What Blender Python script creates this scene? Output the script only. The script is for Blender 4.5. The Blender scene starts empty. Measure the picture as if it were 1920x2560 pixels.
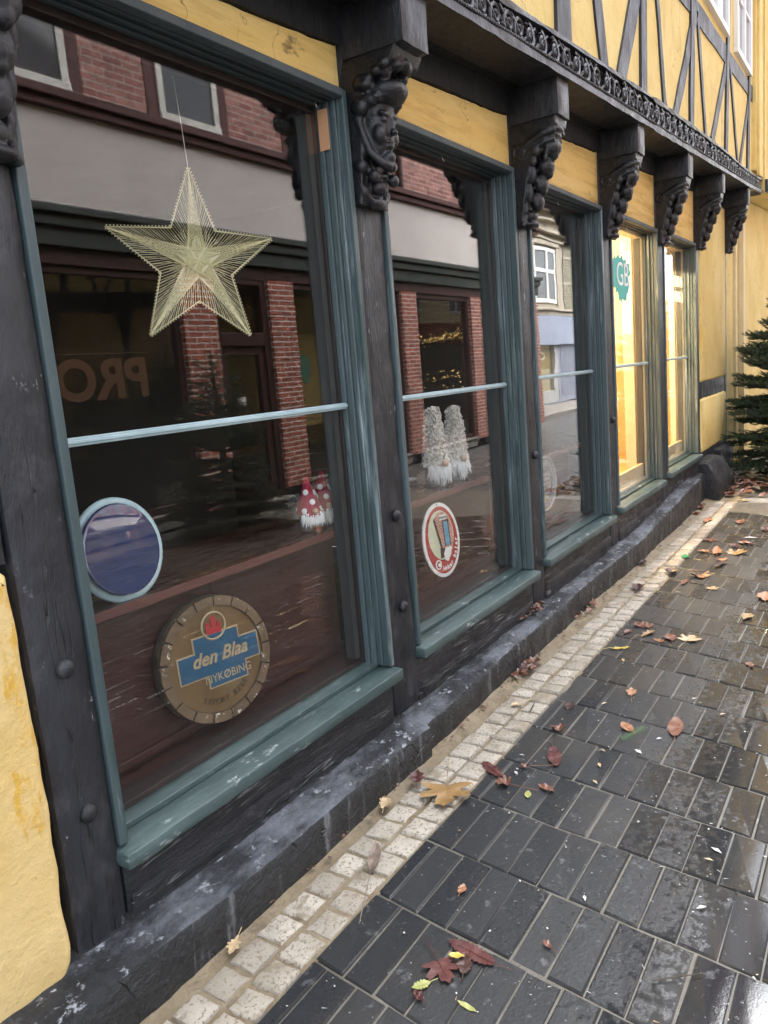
import bpy, bmesh, math, random
from mathutils import Vector, Matrix, noise, Euler
R = math.radians
S = bpy.context.scene
COL = S.collection
random.seed(7)

# ------------------------------------------------------------------ camera
CAMZ = 1.34
cam = bpy.data.cameras.new("camera")
camo = bpy.data.objects.new("camera", cam); COL.objects.link(camo)
def unit(v): return Vector(v).normalized()
_f = 1950.0
_up = -unit((1889-960, 12348-1280, _f))
_X = Vector((2239-960, 818-1280, _f)); _X = (_X-_X.dot(_up)*_up).normalized()
_Y = _up.cross(_X)
RW = Matrix((_X, _Y, _up))                    # world axes in camera (right, down, forward)
m = Matrix(((RW[0][0], -RW[0][1], -RW[0][2]), (RW[1][0], -RW[1][1], -RW[1][2]), (RW[2][0], -RW[2][1], -RW[2][2])))
camo.matrix_world = Matrix.Translation((0, 0, CAMZ)) @ m.to_4x4()
cam.sensor_fit = 'VERTICAL'; cam.sensor_height = 36; cam.sensor_width = 27
cam.lens = _f/2560*36
cam.clip_start = .05; cam.clip_end = 500
S.camera = camo

# ------------------------------------------------------------------ world, sun, exposure
SUN_EL, SUN_AZ = 60, 25      # degrees
w = bpy.data.worlds.new("World"); S.world = w; w.use_nodes = True
nt = w.node_tree; nt.nodes.clear()
sky = nt.nodes.new('ShaderNodeTexSky'); sky.sky_type = 'NISHITA'; sky.sun_disc = False
sky.sun_elevation = R(SUN_EL); sky.sun_rotation = R(SUN_AZ); sky.air_density = 1.0; sky.dust_density = 4.0; sky.ozone_density = 1.0
hs = nt.nodes.new('ShaderNodeHueSaturation'); hs.inputs['Saturation'].default_value = .38
bg = nt.nodes.new('ShaderNodeBackground'); bg.inputs['Strength'].default_value = .15
wo = nt.nodes.new('ShaderNodeOutputWorld')
nt.links.new(sky.outputs[0], hs.inputs['Color']); nt.links.new(hs.outputs[0], bg.inputs[0]); nt.links.new(bg.outputs[0], wo.inputs[0])
sl = bpy.data.lights.new("sun", 'SUN'); sl.energy = 3.2; sl.angle = R(80); sl.color = (1, .99, .975)
so = bpy.data.objects.new("sun", sl); COL.objects.link(so)
_az = R(SUN_AZ)
sd = Vector((math.sin(_az)*math.cos(R(SUN_EL)), math.cos(_az)*math.cos(R(SUN_EL)), math.sin(R(SUN_EL))))
so.rotation_euler = sd.to_track_quat('Z', 'Y').to_euler(); so.location = (0, -3, 12)
S.view_settings.view_transform = 'Standard'; S.view_settings.look = 'None'
S.view_settings.gamma = 1; S.view_settings.use_curve_mapping = False
S.view_settings.exposure = 2.65
S.render.engine = 'CYCLES'
S.cycles.max_bounces = 10; S.cycles.transparent_max_bounces = 24; S.cycles.glossy_bounces = 5
S.cycles.use_denoising = True
S.cycles.sample_clamp_indirect = 6

# ------------------------------------------------------------------ materials
MATS = {}
def nodes(name):
    if name in MATS: return None, MATS[name]
    mt = bpy.data.materials.new(name); mt.use_nodes = True; MATS[name] = mt
    return mt.node_tree, mt
def ramp(t, src, stops):
    r = t.nodes.new('ShaderNodeValToRGB'); e = r.color_ramp.elements
    e[0].position, e[0].color = stops[0][0], (*stops[0][1], 1)
    e[1].position, e[1].color = stops[-1][0], (*stops[-1][1], 1)
    for p, c in stops[1:-1]:
        n = e.new(p); n.color = (*c, 1)
    t.links.new(src, r.inputs[0]); return r.outputs[0]
def coords(t, stretch=(1, 1, 1), rot=(0, 0, 0)):
    tc = t.nodes.new('ShaderNodeTexCoord'); mp = t.nodes.new('ShaderNodeMapping')
    mp.inputs['Scale'].default_value = stretch; mp.inputs['Rotation'].default_value = rot
    t.links.new(tc.outputs['Object'], mp.inputs[0]); return mp.outputs[0]
def nz(t, vec, scale, detail=6, rough=.6, dist=0):
    n = t.nodes.new('ShaderNodeTexNoise'); n.inputs['Scale'].default_value = scale; n.inputs['Detail'].default_value = detail
    n.inputs['Roughness'].default_value = rough; n.inputs['Distortion'].default_value = dist
    t.links.new(vec, n.inputs['Vector']); return n.outputs['Fac']
def mixc(t, fac, a, b, mode='MIX'):
    m_ = t.nodes.new('ShaderNodeMix'); m_.data_type = 'RGBA'; m_.blend_type = mode
    for s, v in ((0, fac), (6, a), (7, b)):
        if hasattr(v, 'links'): t.links.new(v, m_.inputs[s])
        elif isinstance(v, (int, float)): m_.inputs[s].default_value = v
        else: m_.inputs[s].default_value = (*v, 1)
    return m_.outputs[2]
def math_(t, op, a, b=0, c=0, clamp=False):
    n = t.nodes.new('ShaderNodeMath'); n.operation = op; n.use_clamp = clamp
    for i, v in enumerate((a, b, c)):
        if hasattr(v, 'links'): t.links.new(v, n.inputs[i])
        else: n.inputs[i].default_value = v
    return n.outputs[0]
def M(name, c1, c2, scale=6, rough=(.5, .7), bump=.3, bscale=40, stretch=(1, 1, 1), thr=(.35, .65), spots=None, spots2=None, spec=.5, metal=0, dist=0, bdist=.01, coat=0, crack=None):
    """two-tone noise colour, noise roughness, two-octave bump, optional worn / stained patches"""
    t, mt = nodes(name)
    if t is None: return mt
    b = t.nodes['Principled BSDF']
    v = coords(t, stretch)
    f = nz(t, v, scale, 8, .65, dist)
    col = ramp(t, f, [(thr[0], c1), (thr[1], c2)])
    for k, sp in enumerate((spots, spots2)):
        if sp:
            c3, t0, t1, sc, st = sp
            g = nz(t, coords(t, st), sc, 10, .7)
            mk = ramp(t, g, [(t0, (0, 0, 0)), (t1, (1, 1, 1))])
            col = mixc(t, mk, col, c3)
    cm = None
    if crack:            # thin lines where a stretched noise passes its middle: checks in timber, hairlines in plaster
        csc, cst, cw_, cc = crack
        g = math_(t, 'ABSOLUTE', math_(t, 'SUBTRACT', nz(t, coords(t, cst), csc, 3, .55), .5))
        br_k = ramp(t, nz(t, coords(t), csc*1.7, 2), [(.45, (0, 0, 0)), (.6, (1, 1, 1))])
        cm = math_(t, 'MULTIPLY', ramp(t, g, [(0, (1, 1, 1)), (cw_, (0, 0, 0))]), br_k)
        col = mixc(t, cm, col, cc)
    t.links.new(col, b.inputs['Base Color'])
    rf = nz(t, v, scale*2.3, 4)
    mr = t.nodes.new('ShaderNodeMapRange'); mr.inputs[1].default_value = .3; mr.inputs[2].default_value = .7
    mr.inputs[3].default_value = rough[0]; mr.inputs[4].default_value = rough[1]
    t.links.new(rf, mr.inputs[0]); t.links.new(mr.outputs[0], b.inputs['Roughness'])
    b.inputs['Specular IOR Level'].default_value = spec; b.inputs['Metallic'].default_value = metal
    b.inputs['Coat Weight'].default_value = coat
    if bump:
        h = math_(t, 'ADD', nz(t, v, bscale, 8, .7), math_(t, 'MULTIPLY', f, 1.5))
        if cm: h = math_(t, 'SUBTRACT', h, math_(t, 'MULTIPLY', cm, .9))
        bp = t.nodes.new('ShaderNodeBump'); bp.inputs['Strength'].default_value = bump; bp.inputs['Distance'].default_value = bdist
        t.links.new(h, bp.inputs['Height']); t.links.new(bp.outputs[0], b.inputs['Normal'])
    return mt
def flat(name, c, rough=.6, emit=None, es=0, metal=0, spec=.5):
    t, mt = nodes(name)
    if t is None: return mt
    b = t.nodes['Principled BSDF']; b.inputs['Base Color'].default_value = (*c, 1); b.inputs['Roughness'].default_value = rough
    b.inputs['Metallic'].default_value = metal; b.inputs['Specular IOR Level'].default_value = spec
    if emit: b.inputs['Emission Color'].default_value = (*emit, 1); b.inputs['Emission Strength'].default_value = es
    return mt
def glass(name, f0=.07, tint=(.985, .99, .988), wave=0, wscale=3):
    t, mt = nodes(name)
    if t is None: return mt
    t.nodes.remove(t.nodes['Principled BSDF']); out = t.nodes['Material Output']
    tr = t.nodes.new('ShaderNodeBsdfTransparent'); tr.inputs[0].default_value = (*tint, 1)
    gl = t.nodes.new('ShaderNodeBsdfGlossy'); gl.inputs['Roughness'].default_value = .0; gl.inputs[0].default_value = (1, 1, 1, 1)
    lw = t.nodes.new('ShaderNodeLayerWeight'); lw.inputs[0].default_value = .5
    f5 = math_(t, 'POWER', lw.outputs['Facing'], 5)
    fac = math_(t, 'MULTIPLY_ADD', f5, 1-f0, f0)
    mx = t.nodes.new('ShaderNodeMixShader')
    t.links.new(fac, mx.inputs[0]); t.links.new(tr.outputs[0], mx.inputs[1]); t.links.new(gl.outputs[0], mx.inputs[2])
    t.links.new(mx.outputs[0], out.inputs[0])
    if wave:
        bp = t.nodes.new('ShaderNodeBump'); bp.inputs['Strength'].default_value = 1; bp.inputs['Distance'].default_value = wave
        t.links.new(nz(t, coords(t, (1, 1, 2)), wscale, 1, .3), bp.inputs['Height']); t.links.new(bp.outputs[0], gl.inputs['Normal'])
    return mt
def brick_mat(name, c1, c2, mortar, bw=.22, bh=.065, msize=.008, axis='XZ', bump=.5, rough=.8):
    t, mt = nodes(name)
    if t is None: return mt
    b = t.nodes['Principled BSDF']
    tc = t.nodes.new('ShaderNodeTexCoord'); sp = t.nodes.new('ShaderNodeSeparateXYZ'); cb = t.nodes.new('ShaderNodeCombineXYZ')
    t.links.new(tc.outputs['Object'], sp.inputs[0])
    xy = math_(t, 'ADD', sp.outputs[0], sp.outputs[1])
    t.links.new(xy, cb.inputs[0]); t.links.new(sp.outputs[2], cb.inputs[1])
    br = t.nodes.new('ShaderNodeTexBrick')
    br.inputs['Scale'].default_value = 1; br.inputs['Brick Width'].default_value = bw; br.inputs['Row Height'].default_value = bh
    br.inputs['Mortar Size'].default_value = msize; br.inputs['Mortar Smooth'].default_value = .2; br.inputs['Bias'].default_value = 0
    br.inputs['Color1'].default_value = (*c1, 1); br.inputs['Color2'].default_value = (*c2, 1); br.inputs['Mortar'].default_value = (*mortar, 1)
    t.links.new(cb.outputs[0], br.inputs['Vector'])
    g = nz(t, coords(t), 9, 8)
    col = mixc(t, ramp(t, g, [(.3, (.55, .5, .5)), (.7, (1, 1, 1))]), (.0, .0, .0), br.outputs['Color'], 'MIX')
    t.links.new(col, b.inputs['Base Color']); b.inputs['Roughness'].default_value = rough
    bp = t.nodes.new('ShaderNodeBump'); bp.inputs['Strength'].default_value = bump; bp.inputs['Distance'].default_value = .006; bp.invert = True
    t.links.new(br.outputs['Fac'], bp.inputs['Height']); t.links.new(bp.outputs[0], b.inputs['Normal'])
    return mt

BLACK = M('black_paint', (.008, .0085, .010), (.021, .022, .026), 7, (.25, .5), .45, 70, (1, 1, .45), spots=((.17, .17, .18), .64, .72, 9, (1, 1, .35)), spots2=((.06, .06, .065), .5, .75, 22, (1, 1, .3)), bdist=.012)
BLACKPOST = M('black_post_paint', (.011, .0115, .014), (.034, .035, .041), 6, (.26, .5), .5, 75, (1, 1, .3), spots=((.30, .29, .3), .64, .69, 26, (1, 1, .55)), spots2=((.075, .075, .082), .52, .78, 9, (1, 1, .6)), bdist=.012, crack=(5, (3, 3, .2), .012, (.003, .003, .003)))
BEAM = M('black_tarred_beam', (.008, .0085, .010), (.022, .023, .027), 7, (.28, .55), .7, 60, (.35, 1, 1.4), spots=((.36, .36, .36), .665, .70, 16, (.22, 1, 1.6)), spots2=((.07, .07, .075), .55, .7, 12, (.5, 1, 1)), bdist=.014, crack=(6, (.2, 2, 3), .012, (.3, .3, .29)))
BEAMV = M('black_stud_paint', (.008, .0085, .010), (.026, .027, .031), 6, (.35, .6), .6, 60, (1, 1, .3), spots=((.14, .14, .14), .66, .72, 18, (1, 1, .4)), bdist=.012)
CARVED = M('black_carved_oak', (.008, .008, .009), (.017, .017, .019), 12, (.22, .42), .35, 90, spots=((.07, .07, .07), .62, .75, 18, (1, 1, 1)))
SOFFIT = M('black_soffit_boards', (.004, .004, .005), (.010, .010, .010), 5, (.6, .9), .5, 30, (8, 1, 1))
PLINTH = M('black_tarred_stone', (.009, .010, .011), (.026, .028, .031), 6, (.28, .55), .8, 38, spots=((.22, .23, .25), .6, .7, 16, (1, 1, .10)), spots2=((.17, .175, .185), .58, .68, 18, (1, 1, .12)), bdist=.025, crack=(4, (1, 1, 1), .006, (.004, .004, .004)))
TEAL = M('teal_grey_paint', (.046, .074, .077), (.088, .118, .124), 6, (.34, .55), .3, 30, (1, 1, .1), spots=((.30, .36, .37), .56, .70, 24, (1, 1, .06)), spots2=((.02, .045, .043), .53, .70, 13, (1, 1, .12)))
TEALSILL = M('teal_sill_paint', (.040, .068, .066), (.070, .104, .100), 5, (.3, .5), .3, 40, (.2, 1, 1), spots=((.42, .47, .46), .60, .66, 26, (.4, 1, 1)), spots2=((.10, .145, .14), .5, .7, 7, (.3, 1, 1)))
TEALDARK = M('dark_teal_paint', (.016, .025, .026), (.032, .047, .05), 6, (.4, .65), .3, 40, (.2, 1, 1))
BARPAINT = M('pale_teal_bar_paint', (.33, .45, .47), (.47, .6, .62), 6, (.3, .5), .2, 60, spots=((.12, .2, .2), .66, .75, 14, (.3, 1, 1)))
YELLOW = M('yellow_limewash', (.74, .52, .19), (.82, .615, .28), 3.2, (.75, .95), .65, 22, spots=((.72, .43, .07), .535, .57, 2.7, (1.3, 1, .45)), spots2=((.5, .4, .22), .68, .8, 11, (1, 1, .4)), bdist=.012)
YELLOWB = M('yellow_band_plaster', (.77, .52, .155), (.85, .62, .24), 2.5, (.75, .95), .5, 30, (.5, 1, 2.5), spots=((.22, .14, .06), .64, .72, 9, (.6, 1, 1.3)), spots2=((.48, .27, .06), .50, .72, 3.2, (.35, 1, 4)), crack=(4, (1, 1, 1), .004, (.3, .19, .07)))
YELLOWU = M('yellow_upper_plaster', (.68, .505, .165), (.77, .61, .25), 2, (.8, .95), .6, 14, spots=((.46, .33, .13), .57, .74, 5, (1.6, 1, .25)), spots2=((.68, .42, .07), .60, .70, 2.6, (1, 1, .35)), bdist=.012, crack=(3, (1, 1, 1), .004, (.36, .26, .1)))
BROWN = M('brown_interior_paint', (.058, .027, .021), (.075, .036, .028), 4, (.28, .42), .12, 60, (.2, 1, 1))
BROWNSH = M('brown_shelf_wood', (.05, .022, .016), (.075, .034, .022), 5, (.16, .34), .1, 40, (.15, 1, 1), spots=((.20, .10, .025), .58, .72, 4, (.6, 1, 1)))
BROWNFR = M('brown_inner_frame', (.030, .018, .016), (.045, .027, .023), 4, (.35, .5), .15, 60, spots=((.5, .48, .45), .72, .74, 30, (1, 1, 1)))
BAREWOOD = M('bare_orange_wood', (.55, .27, .13), (.65, .36, .19), 5, (.6, .7), .1, 40, (1, 1, .1))
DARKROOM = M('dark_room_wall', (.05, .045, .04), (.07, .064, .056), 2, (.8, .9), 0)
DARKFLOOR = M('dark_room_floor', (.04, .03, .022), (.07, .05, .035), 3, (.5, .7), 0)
GLASS = glass('window_glass', .045)
GLASSW = glass('wavy_window_glass', .048, wave=.0006, wscale=2.6)
GLASSLIT = glass('lit_window_glass', .035)
IRON = M('black_iron', (.03, .03, .033), (.07, .07, .075), 30, (.4, .6), .4, 80)
WHITE = flat('white_paint', (.8, .8, .78), .5)

# ------------------------------------------------------------------ mesh builder
def lin(a, b, n): return [a+(b-a)*i/(n-1) for i in range(n)]
class MB:
    def __init__(s): s.v = []; s.f = []; s.m = []; s.cur = 0; s.tint = []
    def add(s, vs, fs):
        o = len(s.v); s.v += [tuple(v) for v in vs]
        for f in fs: s.f.append([i+o for i in f]); s.m.append(s.cur)
        return o
    def box(s, x0, x1, y0, y1, z0, z1):
        s.add([(x0, y0, z0), (x1, y0, z0), (x1, y1, z0), (x0, y1, z0), (x0, y0, z1), (x1, y0, z1), (x1, y1, z1), (x0, y1, z1)],
              [(3, 2, 1, 0), (4, 5, 6, 7), (0, 1, 5, 4), (1, 2, 6, 5), (2, 3, 7, 6), (3, 0, 4, 7)]); return s
    def rough(s, x0, x1, y0, y1, z0, z1, step=.03, amp=.004, fr=9, fn=None, seed=0):
        """box with gridded sides, displaced by noise (hand-hewn, thickly painted wood or stone)"""
        nx, ny, nz_ = [max(1, int(round((b-a)/step))) for a, b in ((x0, x1), (y0, y1), (z0, z1))]
        cache = {}
        def vid(i, j, k):
            key = (i, j, k)
            if key not in cache:
                p = Vector((x0+(x1-x0)*i/nx, y0+(y1-y0)*j/ny, z0+(z1-z0)*k/nz_))
                q = p*fr+Vector((seed, seed*1.7, 0))
                d = noise.noise_vector(q)*amp+noise.noise_vector(q*3.1)*amp*.4
                # soften the arrises
                e = (i in (0, nx))+(j in (0, ny))+(k in (0, nz_))
                if e >= 2:
                    c = Vector(((x0+x1)/2, (y0+y1)/2, (z0+z1)/2)); t = (c-p)
                    l = [abs(t[a]) for a in range(3)]
                    for a, (q0, n_) in enumerate(((i, nx), (j, ny), (k, nz_))):
                        if q0 in (0, n_): d[a] += math.copysign(min(.006, l[a]*.3), t[a])
                p = p+d
                if fn: p = fn(p)
                cache[key] = len(s.v); s.v.append(tuple(p))
            return cache[key]
        def q(a, b, c, d): s.f.append([a, b, c, d]); s.m.append(s.cur)
        for i in range(nx):
            for k in range(nz_):
                q(vid(i, 0, k), vid(i+1, 0, k), vid(i+1, 0, k+1), vid(i, 0, k+1)); q(vid(i, ny, k), vid(i, ny, k+1), vid(i+1, ny, k+1), vid(i+1, ny, k))
            for j in range(ny):
                q(vid(i, j, 0), vid(i, j+1, 0), vid(i+1, j+1, 0), vid(i+1, j, 0)); q(vid(i, j, nz_), vid(i+1, j, nz_), vid(i+1, j+1, nz_), vid(i, j+1, nz_))
        for j in range(ny):
            for k in range(nz_):
                q(vid(0, j, k), vid(0, j, k+1), vid(0, j+1, k+1), vid(0, j+1, k)); q(vid(nx, j, k), vid(nx, j+1, k), vid(nx, j+1, k+1), vid(nx, j, k+1))
        return s
    def prism(s, poly, y0, y1, plane='xz'):
        n = len(poly)
        if plane == 'xz': a = [(p[0], y0, p[1]) for p in poly]; b = [(p[0], y1, p[1]) for p in poly]
        elif plane == 'yz': a = [(y0, p[0], p[1]) for p in poly]; b = [(y1, p[0], p[1]) for p in poly]
        else: a = [(p[0], p[1], y0) for p in poly]; b = [(p[0], p[1], y1) for p in poly]
        s.add(a+b, [list(range(n)), list(range(2*n-1, n-1, -1))]+[(i, i+n, (i+1) % n+n, (i+1) % n) for i in range(n)]); return s
    def strip(s, xs, y0, y1, zl, zh, amp=0):
        """beam along x whose lower and upper edges follow functions of x"""
        vs, fs = [], []
        for i, x in enumerate(xs):
            a = noise.noise(Vector((x*7, y0*3, 1)))*amp; b = noise.noise(Vector((x*7, y0*3, 9)))*amp
            vs += [(x, y0+a, zl(x)+b), (x, y1, zl(x)), (x, y1, zh(x)), (x, y0+b, zh(x)+a)]
        for i in range(len(xs)-1):
            o = i*4
            for k in range(4): fs.append((o+k, o+(k+1) % 4, o+4+(k+1) % 4, o+4+k))
        fs += [(3, 2, 1, 0), tuple(len(vs)-4+k for k in range(4))]
        s.add(vs, fs); return s
    def tube(s, pts, r, n=6, closed=False, caps=True):
        pts = [Vector(p) for p in pts]; N = len(pts); rs = r if isinstance(r, (list, tuple)) else [r]*N
        vs, fs = [], []; prev = None
        for i, p in enumerate(pts):
            if closed: t = pts[(i+1) % N]-pts[i-1]
            else: t = pts[min(i+1, N-1)]-pts[max(i-1, 0)]
            t = t.normalized() if t.length > 1e-9 else Vector((0, 0, 1))
            if prev is None:
                a = Vector((0, 1, 0)) if abs(t.y) < .9 else Vector((1, 0, 0)); u = t.cross(a).normalized()
            else:
                u = (prev-prev.dot(t)*t); u = u.normalized() if u.length > 1e-6 else t.orthogonal().normalized()
            prev = u; w_ = t.cross(u)
            for k in range(n):
                an = 2*math.pi*k/n; vs.append(p+(u*math.cos(an)+w_*math.sin(an))*rs[i])
        for i in range(N if closed else N-1):
            for k in range(n):
                fs.append((i*n+k, i*n+(k+1) % n, ((i+1) % N)*n+(k+1) % n, ((i+1) % N)*n+k))
        if caps and not closed: fs += [list(range(n-1, -1, -1)), [(N-1)*n+k for k in range(n)]]
        s.add(vs, fs); return s
    def ell(s, c, r, nu=12, nv=8, rot=None):
        c = Vector(c); r = (r, r, r) if isinstance(r, (int, float)) else r
        vs, fs = [], []
        mt = rot.to_matrix() if rot else None
        for j in range(nv+1):
            th = math.pi*j/nv
            for i in range(nu):
                ph = 2*math.pi*i/nu; p = Vector((r[0]*math.sin(th)*math.cos(ph), r[1]*math.sin(th)*math.sin(ph), r[2]*math.cos(th)))
                if mt: p = mt @ p
                vs.append(c+p)
        for j in range(nv):
            for i in range(nu): fs.append((j*nu+i, (j+1)*nu+i, (j+1)*nu+(i+1) % nu, j*nu+(i+1) % nu))
        s.add(vs, fs); return s
    def lathe(s, prof, c=(0, 0, 0), n=24, axis='z'):
        """prof: (radius, height) pairs turned round an axis"""
        vs, fs = [], []
        for r_, h in prof:
            for k in range(n):
                a = 2*math.pi*k/n; u, v_ = r_*math.cos(a), r_*math.sin(a)
                vs.append((c[0]+u, c[1]+v_, c[2]+h) if axis == 'z' else (c[0]+u, c[1]+h, c[2]+v_))
        for j in range(len(prof)-1):
            for k in range(n): fs.append((j*n+k, j*n+(k+1) % n, (j+1)*n+(k+1) % n, (j+1)*n+k))
        fs += [list(range(n-1, -1, -1)), [(len(prof)-1)*n+k for k in range(n)]]
        s.add(vs, fs); return s
    def pillow(s, poly, y, depth=.03, rad=.03, bulge=.004, step=.05, seed=0):
        """plaster panel: rounded outline in xz, edges turning back into the wall; front gridded and uneven"""
        n = len(poly); cx = sum(p[0] for p in poly)/n; cz = sum(p[1] for p in poly)/n
        rings = [(0, depth), (.25, depth*.45), (.6, depth*.12), (1, 0)]
        vs, fs = [], []
        def ins(d):
            out = []
            for i, p in enumerate(poly):
                a = Vector(poly[i-1]); b = Vector(p); c_ = Vector(poly[(i+1) % n])
                t = (c_-a).normalized(); nrm = Vector((-t.y, t.x)); out.append(b+nrm*d)
            return out
        for fr, dy in rings:
            for p in ins(fr*rad):
                vs.append((p.x, y+dy+noise.noise(Vector((p.x*5+seed, 0, p.y*5)))*bulge, p.y))
        for j in range(len(rings)-1):
            for i in range(n): fs.append((j*n+i, j*n+(i+1) % n, (j+1)*n+(i+1) % n, (j+1)*n+i))
        fs.append([(len(rings)-1)*n+i for i in range(n)])
        s.add(vs, fs); return s
    def text(s, body, size, place, ext=.0015, shear=0, bold=0, sx=1):
        """lettering; place(x, y, z) maps text space (x right, y up, z towards the reader) into the scene"""
        c = bpy.data.curves.new('t', 'FONT'); c.body = body; c.size = size; c.extrude = ext; c.shear = shear; c.align_x = 'CENTER'; c.align_y = 'CENTER'; c.offset = bold; c.resolution_u = 4
        o = bpy.data.objects.new('t', c); COL.objects.link(o)
        dg = bpy.context.evaluated_depsgraph_get(); me = bpy.data.meshes.new_from_object(o.evaluated_get(dg))
        s.add([place(v.co.x*sx, v.co.y, v.co.z) for v in me.vertices], [list(p.vertices) for p in me.polygons])
        bpy.data.objects.remove(o); bpy.data.curves.remove(c); bpy.data.meshes.remove(me); return s
    def mesh(s, name, mats, smooth=None):
        me = bpy.data.meshes.new(name); me.from_pydata(s.v, [], s.f)
        for m_ in (mats if isinstance(mats, (list, tuple)) else [mats]): me.materials.append(m_)
        me.polygons.foreach_set('material_index', s.m)
        if s.tint:
            at = me.attributes.new('tint', 'FLOAT', 'FACE'); at.data.foreach_set('value', s.tint)
        me.validate(); 
        bm = bmesh.new(); bm.from_mesh(me); bmesh.ops.recalc_face_normals(bm, faces=bm.faces); bm.to_mesh(me); bm.free()
        if smooth is not None:
            me.polygons.foreach_set('use_smooth', [True]*len(me.polygons)); me.set_sharp_from_angle(angle=R(smooth))
        me.update(); return me
    def build(s, name, mats, parent=None, smooth=None, bevel=0, loc=None):
        o = bpy.data.objects.new(name, s.mesh(name, mats, smooth)); COL.objects.link(o)
        if parent: hang(o, parent)
        if loc: o.location = loc
        if bevel:
            b = o.modifiers.new('bevel', 'BEVEL'); b.width = bevel; b.segments = 2; b.limit_method = 'ANGLE'; b.angle_limit = R(40)
        return o
def hang(o, parent):
    o.parent = parent
    if parent.type == 'EMPTY': o.matrix_parent_inverse = Matrix.Translation(-Vector(parent.location)) if not parent.get('local') else Matrix()
def remeshed(mb, voxel=.005, smooth=2, name='carving'):
    o = bpy.data.objects.new('tmp', mb.mesh('tmp', [])); COL.objects.link(o)
    r = o.modifiers.new('r', 'REMESH'); r.mode = 'VOXEL'; r.voxel_size = voxel; r.use_smooth_shade = True
    sm = o.modifiers.new('s', 'SMOOTH'); sm.factor = .5; sm.iterations = smooth
    dg = bpy.context.evaluated_depsgraph_get(); me = bpy.data.meshes.new_from_object(o.evaluated_get(dg)); me.name = name
    bpy.data.objects.remove(o)
    me.polygons.foreach_set('use_smooth', [True]*len(me.polygons)); return me
def tag(o, label, cat, group=None, kind=None):
    if label: o['label'] = label
    if cat: o['category'] = cat
    if group: o['group'] = group
    if kind: o['kind'] = kind
    return o
def thing(name, label, cat, loc=(0, 0, 0), group=None, local=False):
    o = bpy.data.objects.new(name, None); COL.objects.link(o); o.location = loc; o.empty_display_size = .1
    if local: o['local'] = 1
    return tag(o, label, cat, group)
def addmesh(name, me, mat_, parent=None, loc=None):
    o = bpy.data.objects.new(name, me); COL.objects.link(o)
    if mat_ is not None: me.materials.clear(); me.materials.append(mat_)
    if parent: hang(o, parent)
    if loc is not None: o.location = loc
    return o
def struct(name, o): o['kind'] = 'structure'; return o
def rrect(x0, x1, z0, z1, r=(.01, .01, .01, .01), n=5, jit=0, step=.08, seed=1):
    """rounded rectangle, counter-clockwise; r = radii of lower-left, lower-right, upper-right, upper-left"""
    if isinstance(r, (int, float)): r = (r,)*4
    pts = []
    cs = [((x0+r[0], z0+r[0]), r[0], 180), ((x1-r[1], z0+r[1]), r[1], 270), ((x1-r[2], z1-r[2]), r[2], 0), ((x0+r[3], z1-r[3]), r[3], 90)]
    for c, rr, a0 in cs:
        for k in range(n): a = R(a0+90*k/(n-1)); pts.append((c[0]+rr*math.cos(a), c[1]+rr*math.sin(a)))
    out = []
    for i, p in enumerate(pts):
        q = pts[(i+1) % len(pts)]; L = math.dist(p, q); k = max(1, int(L/step))
        for j in range(k):
            t = j/k; x = p[0]+(q[0]-p[0])*t; z = p[1]+(q[1]-p[1])*t
            if jit: x += noise.noise(Vector((x*9, z*9, seed)))*jit; z += noise.noise(Vector((x*9, z*9, seed+5)))*jit
            out.append((x, z))
    return out

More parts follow.
